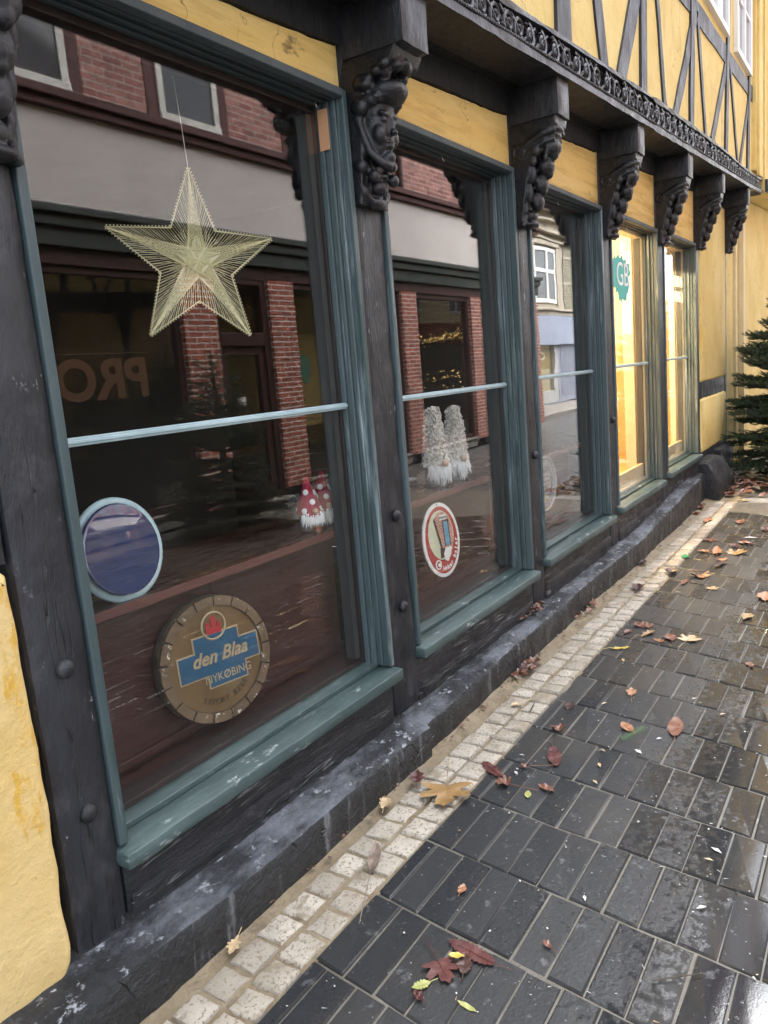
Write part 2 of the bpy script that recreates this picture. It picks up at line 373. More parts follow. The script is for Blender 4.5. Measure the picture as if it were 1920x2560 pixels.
# ================================================================== GROUND
YO = -2.92           # face of the buildings across the street
SAND = M('wet_sand', (.19, .145, .085), (.31, .25, .16), 9, (.3, .7), .9, 60, spots=((.07, .058, .045), .55, .72, 14, (1, 1, 1)), spots2=((.2, .19, .17), .55, .7, 2.2, (1, 1, 1)), bdist=.012)
JOINT = M('sandy_joint_fill', (.10, .092, .075), (.16, .148, .12), 8, (.25, .55), .6, 90, spots=((.055, .05, .04), .55, .75, 3, (1, 1, 1)), bdist=.006)
ASPH = M('far_paving', (.06, .06, .062), (.10, .098, .092), 3, (.2, .5), .3, 60)
def tinted(name, ca, cb, speck, sp_t, rough, wet=True, bump=.35, bsc=70, glints=.0):
    """stone blocks: the tone of each block comes from its own 'tint' value"""
    t, mt = nodes(name)
    b = t.nodes['Principled BSDF']; v = coords(t)
    at = t.nodes.new('ShaderNodeAttribute'); at.attribute_name = 'tint'
    base = ramp(t, at.outputs['Fac'], [(0, ca), (1, cb)])
    big = nz(t, v, 1.3, 5); mid = nz(t, v, 9, 8, .7)
    base = mixc(t, ramp(t, mid, [(.35, (0, 0, 0)), (.75, (.55, .55, .55))]), base, tuple(c*.55 for c in ca))
    sp = ramp(t, nz(t, v, speck[1], 2, .5), [(sp_t, (0, 0, 0)), (sp_t+.05, (1, 1, 1))])
    base = mixc(t, sp, base, speck[0])
    if wet:   # brown tint, heavier farther along: yellow wall's reflection put into the colour
        tcm = t.nodes.new('ShaderNodeTexCoord'); sm = t.nodes.new('ShaderNodeSeparateXYZ'); t.links.new(tcm.outputs['Object'], sm.inputs[0])
        mm = t.nodes.new('ShaderNodeMapRange'); mm.inputs[1].default_value = 1.6; mm.inputs[2].default_value = 4.5; mm.inputs[3].default_value = -.12; mm.inputs[4].default_value = .22; t.links.new(sm.outputs[0], mm.inputs[0])
        base = mixc(t, ramp(t, math_(t, 'ADD', nz(t, v, 1.7, 6, .6), mm.outputs[0]), [(.45, (0, 0, 0)), (.72, (.42, .42, .42))]), base, (.075, .064, .046))
    if len(speck) > 2:
        base = mixc(t, ramp(t, nz(t, v, speck[4], 6, .7), [(speck[3], (0, 0, 0)), (speck[3]+.08, (1, 1, 1))]), base, speck[2])
    t.links.new(base, b.inputs['Base Color'])
    fine = nz(t, v, bsc, 6, .75)
    if wet:
        # water lies deeper towards the middle of the street and in low spots
        tc = t.nodes.new('ShaderNodeTexCoord'); sx = t.nodes.new('ShaderNodeSeparateXYZ'); t.links.new(tc.outputs['Object'], sx.inputs[0])
        mr = t.nodes.new('ShaderNodeMapRange'); mr.inputs[1].default_value = .82; mr.inputs[2].default_value = .12; mr.inputs[3].default_value = 0; mr.inputs[4].default_value = .30
        t.links.new(sx.outputs[1], mr.inputs[0])
        mr2 = t.nodes.new('ShaderNodeMapRange'); mr2.inputs[1].default_value = -.1; mr2.inputs[2].default_value = -.5; mr2.inputs[3].default_value = 0; mr2.inputs[4].default_value = -.35
        t.links.new(sx.outputs[1], mr2.inputs[0])
        puddle = math_(t, 'ADD', mr2.outputs[0], math_(t, 'ADD', math_(t, 'ADD', math_(t, 'MULTIPLY', big, .5), math_(t, 'MULTIPLY', nz(t, v, 38, 5, .65), .32)), mr.outputs[0]))
        pm = ramp(t, puddle, [(.50, (0, 0, 0)), (.60, (1, 1, 1))])
        rr = mixc(t, pm, ramp(t, math_(t, 'ADD', math_(t, 'MULTIPLY', mid, .6), math_(t, 'MULTIPLY', at.outputs['Fac'], .3)), [(.3, (rough[0],)*3), (.7, (rough[1],)*3)]), (.03, .03, .03))
        t.links.new(rr, b.inputs['Roughness'])
        st = math_(t, 'SUBTRACT', 1, pm)
        bs = math_(t, 'MULTIPLY_ADD', st, bump, .02)
    else:
        rr = ramp(t, mid, [(.3, (rough[0],)*3), (.7, (rough[1],)*3)]); t.links.new(rr, b.inputs['Roughness']); bs = bump
    bp = t.nodes.new('ShaderNodeBump'); bp.inputs['Distance'].default_value = .006
    if hasattr(bs, 'links'): t.links.new(bs, bp.inputs['Strength'])
    else: bp.inputs['Strength'].default_value = bs
    t.links.new(fine, bp.inputs['Height']); t.links.new(bp.outputs[0], b.inputs['Normal'])
    if wet: t.links.new(math_(t, 'MULTIPLY_ADD', pm, .55, .38), b.inputs['Specular IOR Level'])
    return mt
PAVER = tinted('wet_black_pavers', (.022, .024, .027), (.040, .041, .042), ((.34, .35, .36), 85, (.10, .102, .105), .60, 16), .72, (.24, .55))  # tiny pale specks are wet glints put into the colour
SETT = tinted('pale_granite_setts', (.34, .30, .24), (.55, .50, .42), ((.22, .185, .14), 120, (.25, .21, .15), .53, 7), .57, (.5, .8), wet=False, bump=.9, bsc=45)

g_ = MB(); g_.add([(-60, -60, -.03), (140, -60, -.03), (140, 60, -.03), (-60, 60, -.03)], [(0, 1, 2, 3)])
struct('', g_.build('ground', ASPH))
# joint bed under the pavers
j_ = MB(); nx, ny = 150, 70
for i in range(nx+1):
    for k in range(ny+1):
        x = -1.5+9.2*i/nx; y = -2.6+3.72*k/ny
        j_.v.append((x, y, -.0045+.0022*noise.noise(Vector((x*6, y*6, 0)))))
for i in range(nx):
    for k in range(ny): a = i*(ny+1)+k; j_.f.append([a, a+ny+1, a+ny+2, a+1]); j_.m.append(0)
struct('', j_.build('pavement_bed', JOINT, smooth=30))
# pavers: courses run across the street, skewed more the farther along they lie
def skew(x): return .15 if x < 2 else min(.40, .15+(x-2)*.085)
PV = MB(); rp, cw = .266, .0905
def paver(P, h, tint):
    """four corners (ccw seen from above) -> a chamfered block"""
    c = sum((Vector(p) for p in P), Vector((0, 0)))/4
    top = [(Vector(p)-c)*.985+c for p in P]
    top2 = []
    for p in P:
        d = (c-Vector(p)); top2.append(Vector(p)+Vector((math.copysign(.005, d.x), math.copysign(.004, d.y))))
    dz = [random.uniform(-.0022, .0018) for _ in range(4)]
    o = PV.add([(p[0], p[1], -.014) for p in P]+[(p[0], p[1], -.004+h) for p in P]+[(p.x, p.y, h+dz[i]) for i, p in enumerate(top2)],
               [(0, 1, 5, 4), (1, 2, 6, 5), (2, 3, 7, 6), (3, 0, 4, 7), (4, 5, 9, 8), (5, 6, 10, 9), (6, 7, 11, 10), (7, 4, 8, 11), (8, 9, 10, 11)])
    PV.tint += [tint]*9
YB = 1.112
for i in range(-9, 21):
    xa = 1.488+rp*(i-1)+.0; off = (i % 2)*cw*.5
    s0, s1 = skew(xa), skew(xa+rp)
    k = 0; y = YB
    first = True
    while y > -2.5:
        wd = (cw*.5 if off else cw) if first else cw
        y2 = y-wd; first = False
        jy = random.uniform(-.0012, .0012)
        g0, g1 = .0028+random.uniform(-.0012, .0014), .0021+random.uniform(-.001, .001)
        def X(xx, ss, yy): return xx+ss*(yy-YB)
        P = [(X(xa, s0, y2)+g0, y2+g1+jy), (X(xa+rp, s1, y2)-g0, y2+g1+jy), (X(xa+rp, s1, y)-g0, y-g1+jy), (X(xa, s0, y)+g0, y-g1+jy)]
        P = [(px+random.uniform(-.0016, .0016), py+random.uniform(-.0013, .0013)) for px, py in P]
        if P[1][0] < 7.2: paver(P, random.uniform(-.002, .0028), random.random()**1.3)
        y = y2
struct('', PV.build('pavement', PAVER))
# pale kerb band that ends the paving, and a stretch of plain paving beyond
kb = MB(); 
for k in range(2): kb.rough(7.22+.0*k, 7.44, 1.1-.42*(k+1)+.006, 1.1-.42*k, -.03, .006, .05, .002)
struct('', kb.build('kerb', M('pale_kerb_stone', (.22, .22, .215), (.32, .32, .31), 8, (.35, .6), .5, 60), smooth=40))
# sand strip against the plinth
sa = MB(); nx, ny = 260, 16
for i in range(nx+1):
    for k in range(ny+1):
        x = .2+8.4*i/nx; y = 1.10+.36*k/ny
        ed = 0 if y < 1.30 else (y-1.30)/.1
        h = -.006+.010*noise.noise(Vector((x*1.6, y*3, 2)))+.005*noise.noise(Vector((x*9, y*9, 0)))+.0025*noise.noise(Vector((x*40, y*40, 4)))+ed*.022
        sa.v.append((x, y, h))
for i in range(nx):
    for k in range(ny): a = i*(ny+1)+k; sa.f.append([a, a+ny+1, a+ny+2, a+1]); sa.m.append(0)
tag(sa.build('sand_strip', SAND, smooth=50), None, None, kind='stuff')
# two rows of setts
st = MB(); stm = []
for row in range(2):
    yc0 = 1.113+row*.094
    x = .35+row*.045
    while x < 7.2:
        L = random.uniform(.078, .104); W = .088
        cx_, cy_ = x+L/2, yc0+W/2+random.uniform(-.003, .003)
        hx, hy = L/2-.004, W/2-.003; z = .003+random.uniform(-.003, .004)
        rot = random.uniform(-.05, .05)
        st.cur = 0
        rings = [(1.0, -.03), (1.0, z-.010), (.93, z-.003), (.80, z)]
        vs, fs = [], []
        n = 12; base = [(-1, -1), (-.4, -1), (.4, -1), (1, -1), (1, -.35), (1, .4), (1, 1), (.4, 1), (-.35, 1), (-1, 1), (-1, .4), (-1, -.4)]
        jt_ = [(random.uniform(-.07, .05), random.uniform(-.07, .05)) for _ in range(n)]
        for sc, zz in rings:
            for q, (bx_, by_) in enumerate(base):
                px, py = (bx_*(1+jt_[q][0]))*hx*sc, (by_*(1+jt_[q][1]))*hy*sc
                vs.append((cx_+px*math.cos(rot)-py*math.sin(rot), cy_+px*math.sin(rot)+py*math.cos(rot), zz+(random.uniform(-.002, .002) if sc < 1 else 0)))
        for j in range(3):
            for q in range(n): fs.append((j*n+q, j*n+(q+1) % n, (j+1)*n+(q+1) % n, (j+1)*n+q))
        fs.append([3*n+q for q in range(n)])
        st.add(vs, fs); st.tint += [random.random()]*len(fs)
        x += L
struct('', st.build('path_of_setts', SETT, smooth=35))

# ================================================================== THE TIMBERED HOUSE
house = thing('timbered_house', 'yellow half-timbered house with black carved jetty and five teal shop windows', 'house')
POSTS = [(.845, .985), (2.16, 2.33), (3.45, 3.60), (4.72, 4.87), (6.0, 6.17), (7.31, 7.44), (8.68, 8.79)]
WIN = [(.985, 2.16), (2.33, 3.45), (3.60, 4.72), (4.87, 6.0), (6.17, 7.31)]
HEAD = [2.21, 2.195, 2.192, 2.198, 2.215]
SILL = [.340, .355, .378, .400, .425]
BARZ = [1.249, 1.247, 1.257, 1.264, 1.270]
def jt(x): return 2.537+.058*(x-3.6)            # top of the joists rises along the street
def jb(x): return jt(x)-.165
def yt(x): return 2.345+.058*(x-2.15)           # top edge of the yellow band
XS = lin(-3, 9.6, 127)
# posts
for i, (a, b) in enumerate(POSTS):
    p = MB()
    bot = [.02, .14, .15, .17, .18, .2, .25][i]
    p.rough(a, b, 1.447 if i else 1.443, 1.56, bot, jb((a+b)/2)+.06, .03, .0045 if i < 3 else .003, 8, seed=i*3)
    po = p.build('timber_post', BLACKPOST, house, smooth=40)
    for z in ([.79, .46], [.855, .525], [.90], [.95], [], [], [])[i]:
        bm = MB(); xc = (a+b)/2+.004; bm.ell((xc, 1.441, z), (.021, .017, .021), 14, 8); hang(bm.build('bolt', BLACK, smooth=60), po)
# beam under the windows, plinth, corner stone
sb = MB()
for i, (a, b) in enumerate(WIN):
    sb.rough(a-.01 if i else a, b+.01, 1.452, 1.58, .07, SILL[i]-.035, .035, .006, 7, seed=20+i)
sb.build('sill_beam', BEAM, house, smooth=40)
lb = MB()
for i, (a, b) in enumerate(WIN[:4]):
    lb.rough(a+.012, b-.012, 1.444, 1.48, .08, SILL[i]-.13-.02*(i % 2), .022, .005, 12, seed=40+i)
lb.build('sill_board', BEAM, house, smooth=40)
pl = MB(); n = 480; prof_n = 9
def ptop(x): return .128+.012*math.sin(x*2.1)+.016*noise.noise(Vector((x*1.3, 0, 0)))+max(0, x-4.2)*.038
for i in range(n+1):
    x = .1+6.85*i/n; T = ptop(x); yf = 1.335+.02*noise.noise(Vector((x*1.1, 3, 0)))+(.02 if x > 2.2 else 0)
    P = [(yf+.004, -.03), (yf+.002, T*.45), (yf, T*.88), (yf+.004, T-.006), (yf+.013, T+.002), (yf+.045, T+.010), (yf+.080, T+.014), (yf+.105, T+.02), (1.47, T+.035)]
    for q, (y, z) in enumerate(P):
        nn = noise.noise_vector(Vector((x*17, y*14, z*14)))*.004+noise.noise_vector(Vector((x*45, y*40, z*40)))*.0016+noise.noise_vector(Vector((x*4, y*9, z*5)))*.005
        pl.v.append((x, y+nn.y, z+nn.z*(1 if q > 0 else 0)))
for i in range(n):
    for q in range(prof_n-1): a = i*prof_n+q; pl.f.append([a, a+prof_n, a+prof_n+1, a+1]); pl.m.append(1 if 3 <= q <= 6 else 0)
pl.f.append([n*prof_n+q for q in range(prof_n)]); pl.m.append(0)
PLTOP = M('skylit_worn_plinth_top', (.014, .015, .017), (.05, .053, .06), 7, (.3, .6), 1, 45, spots=((.48, .50, .54), .57, .63, 30, (.7, 1, 1)), spots2=((.20, .215, .245), .44, .60, 6, (.5, 1, 1)), bdist=.025)  # bluish paling puts the ledge's sky highlight into the colour, over rubbed paint
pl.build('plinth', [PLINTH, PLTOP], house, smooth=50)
cs = MB(); cs.rough(7.33, 8.05, 1.27, 1.5, -.03, .36, .04, .012, 5, fn=lambda p: Vector((p.x, p.y+max(0, p.z-.18)*.55, p.z-abs(p.x-7.65)*.12)), seed=3)
cs.rough(6.98, 7.33, 1.39, 1.5, -.03, .25, .04, .01, 6); cs.rough(8.05, 8.75, 1.38, 1.5, -.03, .36, .05, .01, 6)
cs.build('corner_stone', PLINTH, house, smooth=60)
# yellow infill
pn = MB(); pn.pillow(rrect(-.9, .84, .115, 1.03, (.02, .085, .02, .02), jit=.010, step=.03), 1.428, .045, .028, .008)
pn.build('plaster_panel', YELLOW, house, smooth=60)
rb = MB(); rb.rough(-.9, .845, 1.446, 1.56, 1.03, jb(0)+.05, .05, .004); rb.build('timber_rail', BLACK, house, smooth=40)
for i, (a, b) in enumerate(WIN):
    h = HEAD[i]; q = MB()
    poly = [(x, h-.01+noise.noise(Vector((x*12, i, 0)))*.003) for x in lin(a-.005, b+.005, 26)]+[(x, yt(x)+noise.noise(Vector((x*14, i, 7)))*.006) for x in lin(b+.005, a-.005, 26)]
    q.pillow(poly, 1.462, .03, .012, .004); q.build('plaster_band', YELLOWB, house, smooth=60)
q = MB(); q.pillow(rrect(7.435, 8.685, 1.03, yt(8)+.0, (.03, .05, .01, .01), jit=.006, seed=3), 1.44, .05, .03, .006); q.build('plaster_panel', YELLOWU, house, smooth=60)
q = MB(); q.pillow(rrect(7.435, 8.685, .395, .90, (.05, .12, .05, .04), jit=.006, seed=5), 1.44, .05, .03, .006); q.build('plaster_panel', YELLOWU, house, smooth=60)
q = MB(); q.rough(7.44, 8.68, 1.452, 1.56, .88, 1.05, .04, .005); q.rough(7.44, 8.7, 1.455, 1.56, .28, .42, .04, .005); q.build('timber_rail', BLACKPOST, house, smooth=40)
# wall plate, soffit, joists
q = MB(); q.strip(XS, 1.452, 1.60, lambda x: yt(x)-.004, lambda x: jt(x)-.002, .006); q.build('wall_plate', SOFFIT, house)
q = MB(); q.strip(XS, 1.235, 1.62, lambda x: jt(x), lambda x: jt(x)+.03, .0); q.build('soffit', SOFFIT, house)
# carved corbels
def corbel(kind, seed):
    random.seed(seed); c = MB()
    side = [(.05, 0), (-.205, 0), (-.2, -.03), (-.15, -.055), (-.11, -.09), (-.085, -.16), (-.06, -.25), (-.045, -.33), (-.03, -.425), (.05, -.43)]
    if kind == 'head': side = [(.05, 0), (-.19, 0), (-.17, -.035), (-.08, -.07), (-.05, -.13), (-.045, -.25), (-.035, -.34), (-.025, -.425), (.05, -.43)]
    c.prism(side, -.074, .074, 'yz')
    if kind == 'head':
        c.ell((0, -.055, -.205), (.058, .052, .1), 20, 14); c.ell((0, -.062, -.155), (.058, .05, .045), 16, 10)
        c.ell((0, -.106, -.197), (.010, .014, .03)); c.ell((0, -.117, -.217), (.014, .012, .01)); 
        c.ell((0, -.102, -.243), (.021, .011, .006)); c.ell((0, -.100, -.256), (.017, .011, .007)); c.ell((0, -.09, -.287), (.023, .023, .02))
        for s in (-1, 1):
            c.ell((s*.026, -.1, -.164), (.025, .012, .007)); c.ell((s*.026, -.098, -.182), (.014, .009, .007)); c.ell((s*.034, -.085, -.222), (.024, .022, .03))
            c.ell((s*.058, -.07, -.128), (.022, .034, .02)); c.ell((s*.068, -.045, -.142), (.022, .028, .028)); c.ell((s*.05, -.098, -.122), (.024, .02, .015))
            c.tube([(s*.068, -.03, -.17), (s*.066, -.045, -.22), (s*.055, -.06, -.275), (s*.03, -.085, -.308), (0, -.096, -.318)], [.012, .012, .013, .015, .016], 8)
            c.ell((s*.062, -.03, -.312), (.022, .022, .024)); c.tube([(s*.06, -.035, -.315), (s*.035, -.055, -.335), (0, -.05, -.335)], .013, 8)
            c.ell((s*.058, -.028, -.385), (.017, .016, .02)); c.tube([(s*.055, -.03, -.39), (s*.035, -.035, -.41), (s*.02, -.03, -.43)], .013, 6)
            c.ell((s*.074, -.06, -.075), (.012, .03, .02))
        c.ell((.045, -.07, -.345), (.022, .02, .02)); c.ell((-.045, -.06, -.343), (.018, .02, .02))
        c.ell((0, -.095, -.1), (.068, .072, .04), 18, 12); c.tube([(-.066, -.07, -.118), (-.04, -.125, -.115), (0, -.15, -.112), (.04, -.125, -.115), (.066, -.07, -.118)], .013, 8)
        for k in range(7):
            a = -1+2*k/6; c.ell((a*.07, -.165+.095*a*a, -.036-.05*a*a), (.022, .026, .017))
        for k in range(4): c.ell((-.07+.0*k, -.05-.03*k, -.085+.014*k), (.016, .02, .014))
        c.ell((0, -.043, -.37), (.032, .028, .026)); c.ell((0, -.06, -.375), (.01, .012, .01)); c.ell((0, -.035, -.415), (.04, .022, .02))
    else:
        u = random.uniform
        for s in (-1, 1):
            c.tube([(s*.07, -.02, -.12), (s*.07, -.08, -.085), (s*.066, -.14, -.06), (s*.055, -.195, -.05)], [.012, .016, .018, .012], 8)
            c.tube([(s*.068, -.03, -.15), (s*.066, -.09, -.115), (s*.056, -.145, -.09), (s*.04, -.185, -.085)], [.01, .013, .016, .012], 8)
            c.ell((s*.056, -.1, -.125), (.024, .028, .026)); c.ell((s*.06, -.085, -.165), (.018, .024, .022)); c.ell((s*.05, -.075, -.215), (.022, .028, .04)); c.ell((s*.046, -.06, -.29), (.02, .022, .045))
            c.ell((s*.05, -.04, -.355), (.016, .018, .03)); c.tube([(s*.035, -.045, -.37), (s*.055, -.035, -.405), (s*.07, -.03, -.43)], .014, 6)
            ring = [(s*.074, -.028+.026*math.cos(t), -.115+.026*math.sin(t)) for t in lin(0, 2*math.pi*(15/16), 16)]; c.tube(ring, .006, 6, closed=True)
        for k in range(3): c.ell((0, -.188+.012*k, -.045-.022*k), (.056, .022, .013))
        c.ell((0, -.15, -.115), (.058, .05, .04)); c.ell((0, -.16, -.145), (.03, .026, .022)); c.ell((0, -.125, -.185), (.052, .04, .045))
        c.ell((0, -.14, -.21), (.024, .02, .03)); c.ell((0, -.1, -.255), (.045, .034, .045)); c.ell((0, -.11, -.285), (.018, .016, .02)); c.ell((0, -.08, -.325), (.038, .03, .045))
        for k in range(4): c.tube([(-.05+.033*k, -.165+.008*abs(k-1.5), -.1), (-.045+.03*k, -.15+.006*abs(k-1.5), -.16), (-.03+.02*k, -.12, -.2)], [.008, .013, .006], 6)
        c.ell((0, -.05, -.385), (.042, .026, .028)); c.ell((0, -.045, -.42), (.056, .034, .016))
    random.seed(7)
    return remeshed(c, .0040, 1, 'corbel')
scroll_a, scroll_b = corbel('scroll', 3), corbel('scroll', 11)
for i, (a, b) in enumerate(POSTS):
    xc = (a+b)/2
    q = MB(); q.rough(a+.002, b-.002, 1.225, 1.60, jb(xc), jt(xc)-.003, .03, .003, 7, seed=60+i)
    q.build('joist', BLACK, house, smooth=40)
    me = corbel('head', 5) if i == 1 else (scroll_a if i % 2 else scroll_b)
    o = addmesh('carved_corbel', me if i == 1 else me.copy(), CARVED, house, (xc, 1.447, jb(xc)+.004))
    if i == 1: o['label'] = 'corbel carved as a crowned woman\'s head'
    o.scale = ((b-a)/.158*1.0, 1, 1)
# carved frieze beam
FX = [-3, 2.3, 2.98, 3.46, 4.42, 4.85, 6.07, 7.24, 8.33, 9.6]; FH = [.13, .125, .13, .142, .156, .162, .166, .16, .13, .12]
def fh(x):
    for i in range(len(FX)-1):
        if FX[i] <= x <= FX[i+1]: t = (x-FX[i])/(FX[i+1]-FX[i]); return FH[i]*(1-t)+FH[i+1]*t
    return .13
def fl(x): return jt(x)-.003+(max(0, x-8.6)**2)*.02
def ft(x): return fl(x)+fh(x)
q = MB(); q.strip(XS, 1.243, 1.40, lambda x: fl(x)+.028, ft); q.strip(XS, 1.212, 1.40, lambda x: fl(x)-.002, lambda x: fl(x)+.028, .005); q.strip(XS, 1.215, 1.42, lambda x: ft(x)+.001, lambda x: ft(x)+.018, .008)
fb = q.build('frieze_beam', BLACK, house)
q = MB(); random.seed(4); x = 2.1; k = 0
while x < 9.3:
    zc = (fl(x)+.028+ft(x))/2; h = (fh(x)-.03)/2; P = h*2.2*random.uniform(.85, 1.35); up = 1 if random.random() < .55 else -1
    sg = []
    for t in lin(0, 1, 26):                       # spiral tendril
        a = t*math.pi*3.1; rr = h*.92*(1-t*.82); sg.append((x+P/2+up*rr*math.sin(a)*.95, 1.230-.010*math.sin(t*3.1), zc+up*rr*math.cos(a)+.058*up*rr*math.sin(a)))
    q.tube(sg, [.0105*(1-t*.35) for t in lin(0, 1, 26)], 6)
    q.ell((sg[-1][0], 1.222, sg[-1][2]), .011, 8, 6)
    for _ in range(5):
        a = random.uniform(0, 6.28); rr = random.uniform(.6, 1.05)*h; cx_, cz_ = x+P/2+rr*math.cos(a), zc+rr*math.sin(a)*.95
        q.ell((cx_, 1.227, cz_), (random.uniform(.010, .026), .012, random.uniform(.005, .012)), 8, 5, Euler((0, random.uniform(0, 3.1), 0)))
    q.tube([(x-.01, 1.228, zc-up*h*.95), (x+P*.3, 1.222, zc-up*h*.2), (x+P*.55, 1.222, zc+up*h*.3), (x+P*1.02, 1.228, zc+up*h*.95)], .007, 6)
    x += P*.93; k += 1
random.seed(7)
hang(q.build('carved_scrollwork', CARVED, smooth=60), fb)
q = MB(); x = 2.2
while x < 9.4: q.ell((x, 1.213, fl(x)+.036), (.009, .007, .007), 6, 4, Euler((0, .8, 0))); x += .018
hang(q.build('rope_moulding', CARVED, smooth=60), fb)
# upper storey
q = MB(); q.strip(XS, 1.252, 1.55, lambda x: ft(x)+.015, lambda x: 5.5, 0); q.build('upper_wall', YELLOWU, house)
q = MB(); q.prism([(1.02, 5.45), (1.02, 5.58), (4.5, 8.4), (8, 5.5), (8, 5.45)], -3.2, 9.1, 'yz'); q.build('roof', M('red_roof_tiles', (.16, .05, .03), (.24, .08, .05), 5, (.7, .9), .6, 30, (6, 1, 1)), house)
def stud(a, b, wd, y=1.236, mat_=BEAMV, name='timber_stud'):
    (x0, z0), (x1, z1) = a, b; L = math.hypot(x1-x0, z1-z0); ux, uz = (x1-x0)/L, (z1-z0)/L; nx_, nz__ = -uz, ux
    q = MB(); n = max(3, int(L/.07)); vs, fs = [], []
    for i in range(n+1):
        t = i/n; w_ = wd*.57*(1+.16*noise.noise(Vector((x0*3, t*5, 1)))); cx_ = x0+(x1-x0)*t+.012*noise.noise(Vector((x0, t*3*L, 4))); cz_ = z0+(z1-z0)*t
        for s in (-1, 1): vs += [(cx_+nx_*w_*s, y, cz_+nz__*w_*s), (cx_+nx_*w_*s, 1.262, cz_+nz__*w_*s)]
    for i in range(n):
        o = i*4; fs += [(o, o+2, o+6, o+4), (o, o+4, o+5, o+1), (o+2, o+3, o+7, o+6)]
    fs += [(0, 1, 3, 2), (n*4, n*4+2, n*4+3, n*4+1)]
    q.add(vs, fs); return q.build(name, mat_, house)
Z = CAMZ
for (a, b, wd) in [((3.599, 2.68), (3.66, 5.48), .16), ((4.186, 2.74), (3.9, 3.72), .105), ((4.454, 2.75), (5.1, 3.72), .12), ((4.914, 2.785), (5.1, 5.48), .105), ((5.446, 2.81), (5.2, 3.72), .06),
                   ((5.699, 2.82), (6.42, 3.72), .095), ((6.194, 2.87), (6.48, 5.48), .10), ((6.715, 2.9), (6.45, 3.70), .06), ((6.959, 2.92), (7.68, 3.72), .085), ((7.571, 2.93), (7.9, 5.48), .095), ((8.165, 2.98), (7.78, 3.73), .06), ((8.293, 2.97), (8.85, 3.68), .06), ((8.752, 2.97), (9.05, 5.48), .1)]:
    stud(a, b, wd, 1.236 if b[1] > 4 else 1.240, name='timber_stud' if b[1] > 4 else 'timber_brace')
for (a, b) in [((2.3, 2.66), (2.3, 5.48)), ((1.0, 2.5), (1.0, 5.48)), ((-.3, 2.5), (-.3, 5.48))]: stud(a, b, .14)
for (a, b) in [((2.4, 2.66), (3.2, 3.6)), ((2.15, 2.6), (1.5, 3.5))]: stud(a, b, .09, 1.24, name='timber_brace')
for (a, b, y) in [((-2, 3.5), (4.9, 3.63), 1.243), ((4.9, 3.63), (6.45, 3.70), 1.243), ((6.45, 3.70), (9.1, 3.76), 1.243), ((-2, 5.3), (9.1, 5.5), 1.243)]: stud(a, b, .125, y, name='timber_rail')
PANEUP = glass('upper_window_glass', .45, (.25, .27, .3))
def upwin(x0, x1, z0, z1):
    f = MB()
    for a, b, c, d in ((x0, x1, z0, z0+.05), (x0, x1, z1-.05, z1), (x0, x0+.05, z0+.051, z1-.051), (x1-.05, x1, z0+.051, z1-.051), ((x0+x1)/2-.03, (x0+x1)/2+.03, z0+.051, z1-.051)): f.box(a, b, 1.215, 1.262, c, d)
    for z in (z0+(z1-z0)*.36, z0+(z1-z0)*.68): f.box(x0+.051, (x0+x1)/2-.031, 1.225, 1.25, z-.012, z+.012); f.box((x0+x1)/2+.031, x1-.051, 1.225, 1.25, z-.012, z+.012)
    o = f.build('window', WHITE, house, bevel=.004)
    p = MB(); p.box(x0+.04, x1-.04, 1.240, 1.246, z0+.04, z1-.04); hang(p.build('pane', PANEUP), o)
for a, b in ((6.60, 7.62), (8.03, 8.86), (5.25, 6.25), (3.85, 4.85)): upwin(a, b, 3.86 if a > 6 else 3.78, 5.2)

